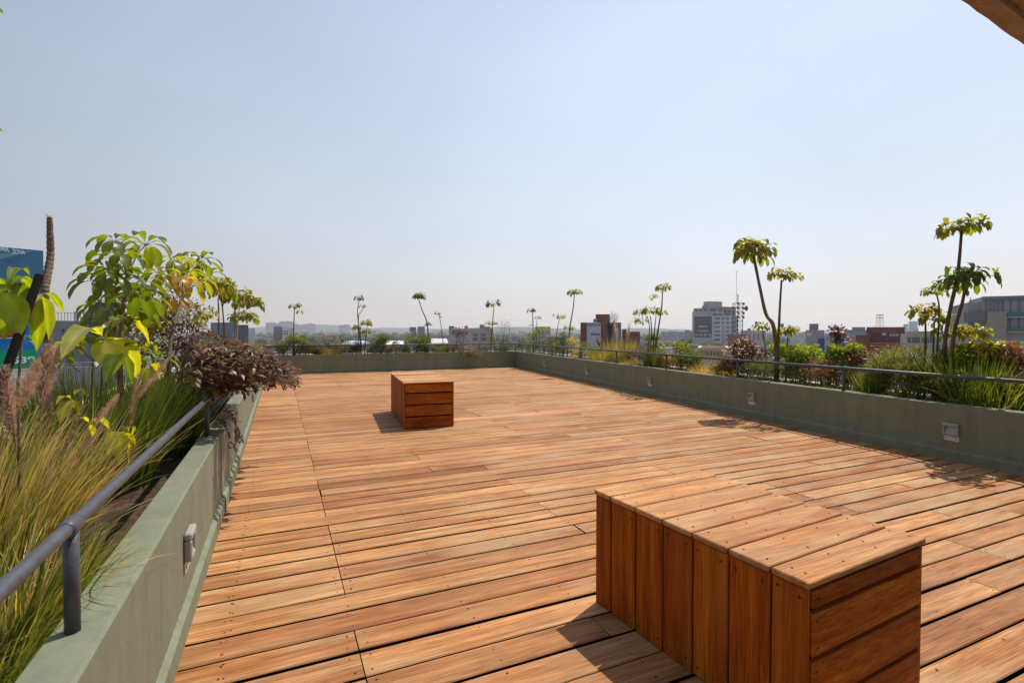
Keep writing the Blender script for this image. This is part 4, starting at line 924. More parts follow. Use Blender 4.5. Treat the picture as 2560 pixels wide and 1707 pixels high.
for px, py, cn_, wh in [(1305, 868, 'olive', 'first from the far corner'), (1342, 874, 'dark green', 'below the small dark headed plant'), (1368, 876, 'dry brown', 'left of the thin yellow headed plant'), (1400, 880, 'grey green', 'below the thin yellow headed plant'), (1485, 892, 'dark green', 'left of the yellow green grasses'), (1535, 898, 'olive', 'below the pink plumes'), (1575, 900, 'dry brown', 'right of the pink plumes'), (1620, 905, 'dark green', 'between the brown twigs and the several stemmed plant'), (1660, 908, 'grey green', 'right of the several stemmed plant'), (1725, 918, 'dark green', 'under the olive shrub'), (1820, 925, 'dry brown', 'right of the golden mound'), (1955, 940, 'olive', 'at the twin stems'), (2030, 945, 'dry brown', 'under the flat topped green shrub'), (2120, 955, 'olive', 'beside the post right of the green shrubs'), (2195, 965, 'dark green', 'left of the large grey green bush'), (2290, 975, 'olive', 'under the grey green bushes'), (2400, 985, 'dark green', 'at the foot of the tallest plant'), (2500, 1000, 'dry brown', 'near the right edge')]:
    w_ = 14+(px-1300)*.022
    shrub_px('low_bush', 'R', U(.3, .6), px, py-w_*.75, w_*1.2, w_*.75, 560, .045, ML[cn_], f'low {cn_} bush, right wall, {wh}', clumps=12, lw=.35, mat=M_SHRUB if 'green' in cn_ else M_PURP)
# far side shrubs
shrub_px('green_shrub', 'B', .45, 946, 852, 31, 15, 1500, .05, [(.08, .13, .02), (.12, .18, .025), (.06, .09, .02)], 'rounded dark green shrub on the far wall', clumps=18, lw=.5, stems=9)
shrub_px('green_shrub', 'B', .45, 1040, 855, 42, 15, 1900, .05, [(.08, .14, .02), (.14, .20, .025), (.06, .10, .02)], 'wide dark green shrub under the leaning umbrella plant', clumps=22, lw=.5, stems=9)
shrub_px('green_shrub', 'B', .45, 738, 852, 36, 14, 1400, .05, [(.08, .12, .02), (.14, .19, .03)], 'green shrub under the lone umbrella plant', clumps=18, lw=.5)
shrub_px('dark_bush', 'B', .45, 775, 868, 30, 12, 900, .045, [(.07, .09, .03), (.12, .11, .05), (.06, .05, .03)], 'brownish low bush on the far wall right of the lone umbrella plant', clumps=14, lw=.4)
shrub_px('brown_shrub', 'B', .4, 895, 868, 16, 14, 500, .045, [(.12, .08, .07), (.07, .05, .04)], 'small dark brown shrub under the forked umbrella plant', clumps=10, lw=.5, mat=M_PURP)
grass('golden_grass', onB(825, 868, .4), 700, .34, .6, [(.36, .28, .08), (.26, .22, .05)], 'ochre grass mound on the far wall', W=.007, base_r=.3, droop=1.0, base=.4)
grass('grass_clump', onB(803, 868, .4), 400, .38, .4, [(.08, .13, .03), (.05, .08, .02)], 'small dark green tuft left of the ochre mound', W=.008, base_r=.15, droop=.6, base=.4)
grass('grass_clump', onB(1105, 865, .4), 500, .3, .3, [(.12, .2, .03), (.1, .16, .03)], 'bright green tuft behind the far railing', W=.008, base_r=.2, droop=.5, base=.42)
shrub_px('trailing_shrub', 'B', -.03, 1178, 878, 42, 15, 1600, .04, [(.22, .20, .10), (.12, .13, .06), (.30, .24, .15), (.07, .06, .04)], 'greyish shrub trailing over the far wall', clumps=20, lw=.35, base=.42, mat=M_PURP)
shrub_px('trailing_shrub', 'B', .45, 1240, 868, 24, 16, 700, .04, [(.12, .14, .05), (.2, .2, .1)], 'grey green shrub below the wide headed umbrella plant', clumps=14, lw=.35, mat=M_PURP)
shrub_px('purple_sapling', 'B', .5, 1150, 832, 22, 14, 260, .06, [(.10, .04, .05), (.16, .08, .08)], 'thin purple leaved sapling on the far wall', clumps=10, lw=.5, cat='sapling', mat=M_PURP)
shrub_px('wispy_sapling', 'B', .5, 1262, 815, 24, 14, 200, .05, [(.16, .18, .10), (.10, .12, .06)], 'wispy pale sapling near the far corner', clumps=14, lw=.3, cat='sapling')

# ------------------------------------------------------------------ the city
FW = Vector((math.sin(YAW), math.cos(YAW), 0)); RT = Vector((math.cos(YAW), -math.sin(YAW), 0))
def cmat(px, d, rot=0):                 # local frame: x right, y away, origin on the ground at pixel column px, depth d
    p = atd(px, 827, d); a = -YAW+rot; ca, sa = math.cos(a), math.sin(a)
    return Matrix(((ca, -sa, 0, p.x), (sa, ca, 0, p.y), (0, 0, 1, 0), (0, 0, 0, 1)))
def zpx(y_, d): return H-(y_-827)*d/F
GZ = -22.0
def body(root, mt, x0, x1, y0, y1, z0, z1, col, name='wall', par=.5):
    """block with a parapet rim round a sunken roof"""
    m = MB(); t = min(.35, (x1-x0)*.1)
    P = lambda x, y_, z: mt@Vector((x, y_, z))
    o = [(x0, y0), (x1, y0), (x1, y1), (x0, y1)]; i_ = [(x0+t, y0+t), (x1-t, y0+t), (x1-t, y1-t), (x0+t, y1-t)]
    vs = [P(x, y_, z0) for x, y_ in o]+[P(x, y_, z1) for x, y_ in o]+[P(x, y_, z1) for x, y_ in i_]+[P(x, y_, z1-par) for x, y_ in i_]
    fs = []
    for k in range(4):
        j = (k+1) % 4; fs += [(k, j, j+4, k+4), (k+4, j+4, j+8, k+8), (k+8, j+8, j+12, k+12)]
    fs.append((12, 13, 14, 15)); m.add(vs, fs, col); return m.build(name, M_CONC, root)
def win(root, mt, x0, x1, z0, z1, y0, col=(.05, .07, .08), name='window', sill=True, side=None):
    m = MB(); e = .06
    if side is None: m.box(x0, y0-e, z0, x1, y0-.01, z1, col, mat=mt)
    else: m.box(side-e, x0, z0, side-.01, x1, z1, col, mat=mt)
    w = m.build(name, M_GLASS, root)
    if sill and side is None and (x1-x0) > 1:
        s_ = MB(); s_.box(x0-.1, y0-.16, z0-.14, x1+.1, y0-.012, z0-.02, (.42, .40, .38), mat=mt)
        s_.box((x0+x1)/2-.04, y0-.1, z0, (x0+x1)/2+.04, y0-.061, z1, (.35, .35, .35), mat=mt); s_.build('frame', M_CONC, w)
    return w
def bld(name, label, px0, px1, top, d, depth, col, rot=0, cat='building', rows=None, extra=None, group=None, pivot=None):
    pc = (px0+px1)/2 if pivot is None else pivot
    rot = rot-math.atan((pc-CX)/F)
    mt = cmat(pc, d, rot); o = mt@Vector((0, 0, GZ))
    def X(px):                          # pixel column -> metres along the (rotated) facade
        k, k0 = (px-CX)/F, (pc-CX)/F; return d*(k-k0)/(math.cos(rot)-k*math.sin(rot))
    root = empty(name, tuple(o), label, cat, group); z1 = zpx(top, d)
    body(root, mt, X(px0), X(px1), 0, depth, GZ, z1, col)
    for r_ in (rows or []):             # (first px, last px, count, top px, bottom px, colour)
        a, b_, n_, t_, bt_ = r_[:5]; wc = r_[5] if len(r_) > 5 else (.05, .07, .08)
        step = (b_-a)/n_; fr = r_[6] if len(r_) > 6 else .62
        for k in range(n_):
            xa = X(a+step*(k+.5-fr/2)); xb = X(a+step*(k+.5+fr/2))
            win(root, mt, xa, xb, zpx(bt_, d), zpx(t_, d), 0, wc)
    if extra: extra(root, mt, X, lambda y_: zpx(y_, d))
    return root
def text(root, s, mt, x, y_, z, size, col, name='lettering', ext=.01, bold=False, fit=None):
    """x = left edge, z = baseline, standing text facing -y of mt"""
    cu = bpy.data.curves.new('lettering', 'FONT'); cu.body = s; cu.size = size; cu.extrude = ext; cu.offset = size*.03 if bold else 0
    ob = bpy.data.objects.new('t', cu); sc.collection.objects.link(ob); bpy.context.view_layer.update()
    me = bpy.data.meshes.new_from_object(ob.evaluated_get(bpy.context.evaluated_depsgraph_get()))
    bpy.data.objects.remove(ob)
    sx = 1
    if fit:
        xs = [v.co.x for v in me.vertices]; sx = fit/(max(xs)-min(xs))
    T = mt@Matrix.Translation((x, y_, z))@Matrix.Rotation(R(90), 4, 'X')@Matrix.Diagonal((sx, 1, 1, 1))
    me.transform(T); me.materials.clear(); me.materials.append(M_PAINT)
    a = me.color_attributes.new('col', 'FLOAT_COLOR', 'POINT'); a.data.foreach_set('color', [*col, 1.0]*len(me.vertices))
    o = bpy.data.objects.new(name, me); sc.collection.objects.link(o); o.parent = root
    o.matrix_parent_inverse = Matrix.Translation(-Vector(root.location)); return o

# billboard at the left edge
D0 = 26.0; TR = atd(108, 627, D0); TL0 = atd(-150, 600, 23.2); TL0.z = TR.z
xa = (Vector((TR.x, TR.y, 0))-Vector((TL0.x, TL0.y, 0))); BWD = xa.length; xa.normalize(); ya_ = Vector((-xa.y, xa.x, 0))
bm = Matrix(((xa.x, ya_.x, 0, TR.x), (xa.y, ya_.y, 0, TR.y), (0, 0, 1, 0), (0, 0, 0, 1)))
bz = lambda y_: zpx(y_, D0)
def bx(px):
    k = (px-CX)/F; l_, d_ = TR.x*RT.x+TR.y*RT.y, TR.x*FW.x+TR.y*FW.y
    return (k*d_-l_)/(xa.dot(RT)-k*xa.dot(FW))
bb = empty('billboard', (TR.x, TR.y, GZ), 'large blue billboard with white lettering and a green number panel at the left edge', 'billboard')
m = MB(); m.box(-BWD, 0, bz(925), 0, .35, TR.z, (.05, .20, .36), mat=bm)
m.box(-BWD, .4, GZ, -BWD+.5, .8, bz(926), (.2, .2, .2), mat=bm); m.box(-2, .4, GZ, -1.5, .8, bz(926), (.2, .2, .2), mat=bm); m.build('panel', M_PAINT, bb)
def quadp(name, pts, col, dy):
    m = MB(); m.add([bm@Vector((x, -dy, z)) for x, z in pts]+[bm@Vector((x, -.001, z)) for x, z in pts], [(0, 1, 2, 3), (0, 4, 5, 1), (1, 5, 6, 2), (2, 6, 7, 3), (3, 7, 4, 0)], col); return m.build(name, M_PAINT, bb)
quadp('upper_poster', [(-BWD, bz(792)), (-.01, bz(792)), (-.01, TR.z-.01), (-BWD, TR.z-.01)], (.06, .18, .30), .012)
quadp('light_streak', [(-BWD, bz(700)), (-BWD, bz(668)), (bx(72), bz(632)), (bx(90), bz(630))], (.16, .33, .40), .018)
quadp('light_streak', [(-BWD, bz(640)), (-BWD, bz(622)), (bx(30), bz(628.5)), (bx(62), bz(629))], (.075, .20, .27), .019)
text(bb, 'ROMA,', bm, bx(-14), -.025, bz(638), .30, (.62, .72, .80), fit=bx(28)-bx(-14), bold=True)
text(bb, 'ZONA', bm, bx(34), -.025, bz(641.5), .30, (.62, .72, .80), fit=bx(67)-bx(34), bold=True)
quadp('lower_poster', [(-BWD, bz(872)), (-.06, bz(872)), (-.06, bz(793)), (-BWD, bz(793))], (.0, .18, .55), .012)
quadp('white_bar', [(bx(24), bz(799)), (bx(46), bz(799)), (bx(46), bz(795.5)), (bx(24), bz(795.5))], (.75, .78, .85), .02)
text(bb, '1', bm, bx(67), -.03, bz(811), .33, (.75, .78, .9), bold=True)
quadp('red_band', [(-BWD, bz(843)), (bx(44), bz(843)), (bx(44), bz(805)), (-BWD, bz(805))], (.34, .03, .035), .022)
quadp('white_border', [(-BWD, bz(806)), (bx(45.5), bz(806)), (bx(45.5), bz(804)), (-BWD, bz(804))], (.7, .65, .7), .028)
quadp('white_border', [(-BWD, bz(845)), (bx(45.5), bz(845)), (bx(45.5), bz(843)), (-BWD, bz(843))], (.7, .65, .7), .028)
text(bb, 'LES', bm, bx(0), -.03, bz(819), .22, (.8, .75, .75), bold=True, fit=bx(32)-bx(0))
text(bb, 'TR', bm, bx(0), -.03, bz(835), .25, (.75, .50, .02), bold=True, fit=bx(27)-bx(0))
quadp('green_panel', [(-BWD, bz(918)), (bx(92), bz(918)), (bx(92), bz(873)), (-BWD, bz(873))], (.0, .34, .13), .022)
text(bb, '539', bm, bx(28), -.03, bz(905), .42, (.8, .85, .83), bold=True, fit=bx(85)-bx(28))
quadp('white_sill', [(-BWD, bz(924)), (bx(94), bz(924)), (bx(94), bz(918.5)), (-BWD, bz(918.5))], (.7, .7, .66), .03)

GREY = (.28, .27, .29); LIL = (.36, .34, .37); WHT = (.62, .62, .62); BRK = (.24, .065, .05); BEI = (.42, .37, .29)
def rail_on(root, mt, X, Z, px0, px1, zt, h, y0=.2, step=8):
    m = MB(); m.box(X(px0), y0, Z(zt)+h-.06, X(px1), y0+.05, Z(zt)+h, (.45, .5, .5), mat=mt)
    p = px0
    while p <= px1: m.box(X(p)-.03, y0, Z(zt)-.1, X(p)+.03, y0+.05, Z(zt)+h-.06, (.45, .5, .5), mat=mt); p += step
    m.build('roof_railing', M_CONC, root)
def pl_extra(root, mt, X, Z):
    rail_on(root, mt, X, Z, 130, 226, 802, 1.0)
    m = MB(); m.box(X(185), 2, Z(802), X(193), 4, Z(778), (.5, .5, .52), mat=mt); m.build('roof_vent', M_CONC, root)
bld('parking_building', 'long lilac grey blank building right of the billboard', 112, 250, 802, 62, 20, LIL, rows=[(140, 210, 2, 822, 830, (.1, .09, .08), .18)], extra=pl_extra)
def wt_extra(root, mt, X, Z):
    for a, b_ in ((222, 226), (262, 265), (297, 301)):
        m = MB(); m.box(X(a), -.25, Z(842), X(b_), -.01, Z(755), (.10, .13, .15), mat=mt); m.build('column', M_CONC, root)
    for yy in (757, 776, 798): 
        m = MB(); m.box(X(222), -.3, Z(yy)-.12, X(301), -.26, Z(yy)+.05, (.12, .15, .17), mat=mt); m.build('beam', M_CONC, root)
    m = MB(); m.box(X(236), -.08, Z(778), X(256), -.01, Z(766), (.25, .10, .09), mat=mt); m.build('sign', M_PAINT, root)
bld('stair_tower', 'dark framed tower block behind the umbrella plant with large drooping leaves', 222, 301, 756, 58, 6, (.17, .19, .21), extra=wt_extra)
bld('low_wall_building', 'grey roof edge seen below the lime green leaves', 128, 250, 918, 24, 5, (.30, .29, .32))
bld('block', 'slate blue block behind the left row of umbrella plants', 549, 592, 806, 150, 12, (.20, .24, .31), R(12))
bld('block', 'dark grey block partly hidden by the dense umbrella clump', 597, 621, 812, 140, 10, (.13, .13, .16), R(8))
bld('block', 'white low block between the dark block and the grey one', 620, 637, 820, 260, 12, WHT)
bld('office_block', 'grey flat roofed block with a white end wall on the left skyline', 684, 706, 816, 230, 20, (.36, .33, .34), R(0))
def wf(root, mt, X, Z):
    m = MB(); m.box(X(707), -.4, Z(828), X(721), -.06, Z(826.8), (.05, .05, .06), mat=mt); m.build('awning', M_CONC, root)
bld('office_block', 'bright white facade with a dark diagonal awning near the lone umbrella plant', 706, 722, 818, 226, 16, (.75, .75, .76), rows=[(707, 721, 2, 831, 837, (.1, .1, .12), .4)], extra=wf)
bld('block', 'narrow pink grey block beside the white facade', 724, 734, 820, 250, 14, (.5, .42, .42))
for i, (a, b_, t_, lb) in enumerate([(664, 690, 807.5, 'far pale slab on the left skyline, leftmost'), (690, 712, 809, 'far pale slab on the left skyline behind the white facade'), (703, 735, 804.5, 'far hazy apartment block, highest on the left skyline'), (735, 748, 811, 'far hazy block right of the highest one'), (752, 768, 814, 'small far hazy block on the left skyline'), (768, 790, 810, 'far hazy tower pair on the left skyline'), (862, 876, 812.5, 'lone far hazy block left of the forked umbrella plant')]):
    bld('apartment_block', lb, a, b_, t_, 2300+i*60, 60, (.34, .33, .38), R(5*i), extra=lambda r_, mt, X, Z, a=a, b_=b_, t_=t_: [body(r_, mt, X(a+(b_-a)*q), X(a+(b_-a)*(q+.22)), 5, 20, Z(t_)-.5, Z(t_-h_), (.36, .35, .40), 'roof_house') for q, h_ in ((.08, 1.2), (.4, 2.2), (.7, .9))])
bld('block', 'blue grey roofed block left of the leaning umbrella plant', 1024, 1040, 817.5, 420, 20, (.20, .26, .36), rows=[(1025, 1039, 4, 821, 824)])
bld('block', 'pinkish block with a small roof house beside the leaning plant', 1044, 1062, 816, 430, 20, (.32, .27, .28))
bld('block', 'pale block with a little tower left of the leaning plant', 1014, 1034, 833, 300, 15, (.52, .53, .52), extra=lambda r_, mt, X, Z: body(r_, mt, X(1021), X(1028), 2, 6, Z(834), Z(829), (.6, .6, .6), 'roof_house'))
bld('block', 'grey block with a dark top left of the thin orange headed plant', 1122, 1136, 815, 380, 14, (.22, .22, .24))
def mid(root, mt, X, Z):
    body(root, mt, X(1199), X(1211), 3, 9, Z(822), Z(811), (.28, .22, .23), 'roof_house')
    body(root, mt, X(1206), X(1226), 1, 7, Z(822), Z(816), (.34, .27, .28), 'roof_house')
bld('apartment_building', 'pink grey apartment house with four big windows behind the wide headed umbrella plant', 1174, 1232, 821, 190, 16, (.40, .34, .34),
    rows=[(1178, 1218, 2, 834, 840, (.09, .1, .12), .6), (1178, 1218, 2, 844, 851, (.09, .1, .12), .6)], extra=mid)
bld('apartment_building', 'rose grey house left of the four windowed apartment house', 1122, 1176, 822, 230, 16, (.42, .35, .35), rows=[(1128, 1172, 4, 829, 834)], extra=lambda r_, mt, X, Z: body(r_, mt, X(1162), X(1170), 2, 6, Z(823), Z(814), (.3, .26, .28), 'roof_house'))
def gable(name, label, px0, px1, eave, ridge, d, depth, wc, rc):
    mt = cmat((px0+px1)/2, d, R(10)); w = (px1-px0)*d/F/2; root = empty(name, tuple(mt@Vector((0, 0, GZ))), label, 'house')
    m = MB(); m.box(-w, 0, GZ, w, depth, zpx(eave, d), wc, mat=mt); m.build('wall', M_CONC, root)
    ze, zr = zpx(eave, d)+.02, zpx(ridge, d); P = [mt@Vector(v) for v in ((-w-.4, -.4, ze), (w+.4, -.4, ze), (w+.4, depth+.4, ze), (-w-.4, depth+.4, ze), (-w-.4, depth/2, zr), (w+.4, depth/2, zr))]
    m = MB(); m.add(P, [(0, 1, 5, 4), (2, 3, 4, 5), (0, 4, 3), (1, 2, 5), (0, 3, 2, 1)], rc); m.build('roof', M_CONC, root)
gable('red_house', 'dark red walled house with a bright white sloping roof behind the far wall', 1087, 1112, 858, 847, 62, 7, BRK, (.50, .50, .51))
gable('shed', 'blue grey roofed shed behind the forked umbrella plant', 862, 898, 862, 853, 62, 8, (.3, .3, .33), (.33, .42, .48))
gable('shed', 'small white roofed shed behind the wide dark shrub', 970, 998, 862, 853, 60, 7, (.6, .62, .62), (.7, .72, .74))
bld('brick_building', 'low brick red house behind the far railing in the centre', 1092, 1130, 862, 52, 8, BRK)
bld('brick_building', 'reddish low house below the blue grey shed', 850, 880, 866, 50, 8, (.42, .22, .18))
# red and white building
def redx(root, mt, X, Z):
    m = MB(); m.box(X(1467), -.3, GZ, X(1502), -.01, Z(806)+.01, (.50, .52, .54), mat=mt); m.build('facade', M_CONC, root)
    m = MB(); m.box(X(1468), -.36, Z(815), X(1501), -.31, Z(808), (.20, .26, .34), mat=mt); m.build('window_band', M_GLASS, root)
    for k in range(4): win(root, mt, X(1478+5.6*k), X(1482+5.6*k), Z(838), Z(833), -.3, sill=False)
    body(root, mt, X(1489), X(1525), 2, 10, Z(806)-.5, Z(785), BRK, 'roof_tower'); body(root, mt, X(1483), X(1492), .5, 1.9, Z(806)-.4, Z(797), (.4, .38, .4), 'roof_house')
    m = MB(); m.box(X(1484.5), .46, Z(803), X(1490), .49, Z(800), (.05, .05, .06), mat=mt); m.build('window', M_GLASS, root)
bld('red_building', 'dark red and white office building with a square red tower, centre right', 1451, 1528, 806, 130, 12, BRK, extra=redx)
bld('red_building', 'blue grey topped wing of brick right of the red tower', 1529, 1553, 806, 134, 10, (.25, .27, .33), rows=[(1531, 1551, 3, 815, 820)])
bld('red_building', 'low red brick roofs with a thin orange rail right of the red tower', 1555, 1600, 829, 136, 10, BRK, extra=lambda r_, mt, X, Z: (body(r_, mt, X(1556), X(1566), 1, 4, Z(830), Z(823), BRK, 'roof_house'), body(r_, mt, X(1570), X(1573), 1, 2, Z(830), Z(818), (.35, .33, .33), 'chimney')))
for i, (a, b_, t_, c_) in enumerate([(1652, 1668, 829, (.34, .36, .42)), (1669, 1694, 827.5, (.42, .45, .50)), (1696, 1711, 829, (.36, .40, .48)), (1712, 1724, 825, (.20, .26, .36)), (1722, 1741, 828.5, (.18, .24, .34))]):
    bld('long_block', 'hazy blue grey block left of the white tower block, '+['leftmost', 'second', 'third', 'the darker topped fourth', 'nearest the tower'][i], a, b_, t_, 620+i*15, 30, c_, rows=[(a+1, b_-1, 5, 832, 836, (.2, .22, .25), .4), (a+1, b_-1, 5, 839, 843, (.2, .22, .25), .4)])
bld('long_block', 'thin brick red chimney like block just left of the white tower block', 1736, 1739.5, 818, 470, 8, (.32, .22, .24))
# tower block with banner
def tower():
    d = 380; pc = 1781; P0 = atd(pc, 827, d); root = empty('tower_block', (P0.x, P0.y, GZ), 'tall white and lilac tower block with a dark lettered banner and roof blocks', 'tower block')
    Z = lambda y_: zpx(y_, d); sc_ = d/F
    mtR = cmat(pc, d, R(14)); mtL = cmat(pc, d, R(-38))      # right facade to +x, left facade to -x
    wr, wl_ = 70.5*sc_/math.cos(R(14)), 39.5*sc_/math.cos(R(38))
    A = mtR@Vector((0, 0, 0)); B = mtR@Vector((wr, 0, 0)); C = mtL@Vector((-wl_, 0, 0)); E_ = C+(B-A)+RT*-2+FW*4; E2 = B+FW*14
    def prism(pts, z0, z1, col, name, mat=M_CONC):
        m = MB(); n_ = len(pts); m.add([(p.x, p.y, z0) for p in pts]+[(p.x, p.y, z1) for p in pts], [(k, (k+1) % n_, (k+1) % n_+n_, k+n_) for k in range(n_)]+[tuple(range(n_, 2*n_)), tuple(range(n_-1, -1, -1))], col); return m.build(name, mat, root)
    prism([A, B, E2, E_+FW*4, C], GZ, Z(789.5), (.55, .56, .58), 'wall')
    m = MB(); m.box(-wl_, -.3, GZ, -.02, -.02, Z(778.5), (.46, .42, .47), mat=mtL); m.build('side_wall', M_CONC, root)
    m = MB(); m.box(-wl_+1.8*sc_*3.5, -.5, Z(843), -1.5*sc_, -.32, Z(791), (.055, .05, .065), mat=mtL); bn = m.build('banner', M_PAINT, root)
    bw = wl_-1.5*sc_-6.3*sc_; x0 = -wl_+6.3*sc_
    text(bn, 'VENTA', mtL, x0+bw*.2, -.53, Z(818.5), 2.0, (.62, .58, .62), fit=bw*.6, bold=True, ext=.02)
    text(bn, 'Y RENTA', mtL, x0+bw*.15, -.53, Z(829.5), 2.0, (.62, .58, .62), fit=bw*.7, bold=True, ext=.02)
    text(bn, '55 52 42 96', mtL, x0+bw*.05, -.53, Z(839), 1.8, (.62, .58, .62), fit=bw*.9, bold=True, ext=.02)
    for yy in (797, 804.5): m = MB(); m.box(x0+.2, -.56, Z(yy+2.4), x0+bw-.2, -.51, Z(yy), (.14, .11, .14), mat=mtL); m.build('stripe', M_PAINT, bn)
    fr = lambda x: (x-pc)*sc_/math.cos(R(14))
    for r_, yy in enumerate((795.8, 806.7, 817.6, 828, 838, 849)):
        for (a, b_) in ((1786, 1802), (1807, 1813), (1819, 1827), (1832, 1835.5), (1838, 1841), (1844, 1847)):
            if a == 1807 and r_ > 1: continue
            win(root, mtR, fr(a), fr(b_), Z(yy+2.4), Z(yy-2.6), 0, jit((.10, .14, .16), .4), sill=(a < 1830))
    m = MB(); m.box(fr(1808), -.35, GZ, fr(1814), -.02, Z(812), (.38, .40, .38), mat=mtR); m.build('facade_panel', M_CONC, root)
    up = lambda x0_, x1_, y0_, y1_, zt, zb, col, nm: body(root, mtR, fr(x0_), fr(x1_), y0_, y1_, Z(zb), Z(zt), col, nm, .3)
    up(1774, 1849, 1.2, 11, 767, 789.3, (.30, .33, .36), 'penthouse'); up(1776, 1815, 3, 9, 753, 767, (.40, .36, .36), 'roof_house')
    up(1797, 1849, 1.0, 1.15, 766.3, 769, (.36, .14, .15), 'red_trim')
    for a, b_, t0, t1 in ((1778, 1794, 771, 778), (1801, 1811, 771, 778.5), (1815, 1823, 772, 784), (1826, 1834, 774, 780), (1785, 1796, 783, 788), (1800, 1812, 782, 787), (1820, 1832, 783, 788)):
        win(root, mtR, fr(a), fr(b_), Z(t1), Z(t0), 1.2, (.06, .09, .12), sill=False)
    m = MB(); m.box(fr(1776), .4, Z(782.2), fr(1812), 1.1, Z(780.2), (.62, .66, .68), mat=mtR); m.build('balcony_edge', M_CONC, root)
    m = MB(); m.box(-wl_+.5, .8, Z(778.5), -1, 5, Z(769.5), (.42, .40, .42), mat=mtL); m.build('roof_house', M_CONC, root)
    for k in range(3): m = MB(); m.box(-wl_+1.5+k*3.2, .7, Z(776.5), -wl_+3.6+k*3.2, .79, Z(772.5), (.07, .07, .09), mat=mtL); m.build('window', M_GLASS, root)
    m = MB(); m.box(-wl_+7, 1, Z(769.6), -wl_+8, 2, Z(763), (.3, .3, .3), mat=mtL); m.build('vent', M_CONC, root)
tower()
# lattice mast with dish
def mast():
    d = 150; mt = cmat(1844, d, R(20)); Z = lambda y_: zpx(y_, d); s = d/F
    root = empty('radio_mast', tuple(mt@Vector((0, 0, GZ))), 'dark red lattice radio mast with a round dish beside the tower block', 'radio mast')
    m = MB(); w = 8*s
    C4 = [(-w, -w), (w, -w), (w, w), (-w, w)]; zt, zb = Z(758), Z(858)
    for x, y_ in C4: m.tube([mt@Vector((x, y_, GZ)), mt@Vector((x, y_, zt))], .10, 5, (.10, .06, .06))
    n_ = 9
    for k in range(n_+1):
        z = zb+(zt-zb)*k/n_
        for j in range(4):
            a, b_ = C4[j], C4[(j+1) % 4]; m.tube([mt@Vector((*a, z)), mt@Vector((*b_, z))], .07, 4, (.12, .06, .06))
            if k < n_: m.tube([mt@Vector((*a, z)), mt@Vector((*b_, z+(zt-zb)/n_))], .06, 4, (.14, .07, .06))
    m.build('lattice', M_BARK, root)
    m = MB(); m.tube([mt@Vector((0, 0, zt-.1)), mt@Vector((0, 0, Z(736)))], .12, 6, (.08, .06, .07)); m.tube([mt@Vector((-w*.6, 0, zt)), mt@Vector((-w*.6, 0, Z(679)))], .05, 5, (.3, .3, .32))
    m.tube([mt@Vector((-w*.6-.55, 0, Z(680))), mt@Vector((-w*.6+.55, 0, Z(680)))], .03, 4, (.3, .3, .32)); m.tube([mt@Vector((-w*.6-.35, 0, Z(682.5))), mt@Vector((-w*.6+.35, 0, Z(682.5)))], .03, 4, (.3, .3, .32))
    m.tube([mt@Vector((-w*.6, 0, Z(737))), mt@Vector((0, 0, Z(737)))], .05, 4, (.1, .1, .1)); m.build('antenna', M_BARK, root)
    for zz in (759, 770, 782, 792):
        for x in (-w, w): m = MB(); m.box(x-.22, -w-.5, Z(zz+4), x+.22, -w-.15, Z(zz-2), (.12, .10, .11), mat=mt); m.build('panel_antenna', M_CONC, root)
    m = MB(); c = mt@Vector((w+1.15, -w, Z(771))); ax = ((mt.to_3x3()@Vector((.35, -1, 0)))).normalized(); s1 = ax.cross(Vector((0, 0, 1))).normalized(); s2 = s1.cross(ax); vs = [c-ax*.25]; rr = .72
    for j, (q, b_) in enumerate(((.5, .12), (1, 0), (1, .35))):
        for k in range(16): vs.append(c+(s1*math.cos(k*math.pi/8)+s2*math.sin(k*math.pi/8))*rr*q-ax*b_*(1 if j < 2 else -1)*.8)
    fs = [(0, 1+k, 1+(k+1) % 16) for k in range(16)]+[(1+j*16+k, 1+j*16+(k+1) % 16, 17+j*16+(k+1) % 16, 17+j*16+k) for j in range(2) for k in range(16)]
    m.add(vs, fs, (.16, .15, .16)); m.build('dish', M_CONC, root, True)
    m = MB(); m.tube([mt@Vector((w, -w, Z(771))), c], .08, 5, (.1, .08, .08)); m.build('dish_arm', M_BARK, root)
mast()
bld('pink_block', 'long low pinkish block right of the radio mast', 1853, 1915, 826, 210, 14, (.50, .40, .38), rows=[(1858, 1912, 5, 835, 850, (.16, .15, .16), .25)], extra=lambda r_, mt, X, Z: body(r_, mt, X(1868), X(1877), 1, 4, Z(827), Z(821), (.16, .22, .45), 'water_tank'))
bld('pink_block', 'dark brown beamed terrace roof in front of the tower block foot', 1820, 1862, 835, 140, 3, (.30, .16, .14))
bld('grey_block', 'grey block with a red brown roof tower right of the twin stems', 2014, 2061, 825, 260, 18, (.26, .27, .30), rows=[(2016, 2030, 1, 833, 838, (.6, .6, .6), .9)],
    extra=lambda r_, mt, X, Z: body(r_, mt, X(2023), X(2046), 2, 8, Z(826), Z(809), (.26, .13, .13), 'roof_tower'))
bld('white_block', 'pale low block with a bright blue roof behind the bright green shrub', 1976, 2014, 838, 200, 14, (.52, .52, .54))
bld('white_block', 'pale lilac block behind the purple leaved sapling', 2061, 2116, 836, 210, 14, (.46, .46, .52), rows=[(2064, 2112, 6, 842, 847, (.2, .2, .24), .5)])
bld('blue_roof_shed', 'low shed with a strong blue roof behind the bright green shrub', 2044, 2062, 846, 120, 8, (.05, .10, .35))
bld('grey_block', 'blue grey stepped block left of the red building at right', 2112, 2166, 824.5, 180, 16, (.25, .29, .33), extra=lambda r_, mt, X, Z: body(r_, mt, X(2130), X(2163), 1, 8, Z(825), Z(817.5), (.24, .29, .33), 'upper_storey'))
bld('beige_block', 'sandy low block under the blue grey stepped one', 2118, 2145, 839, 140, 10, (.45, .38, .30))
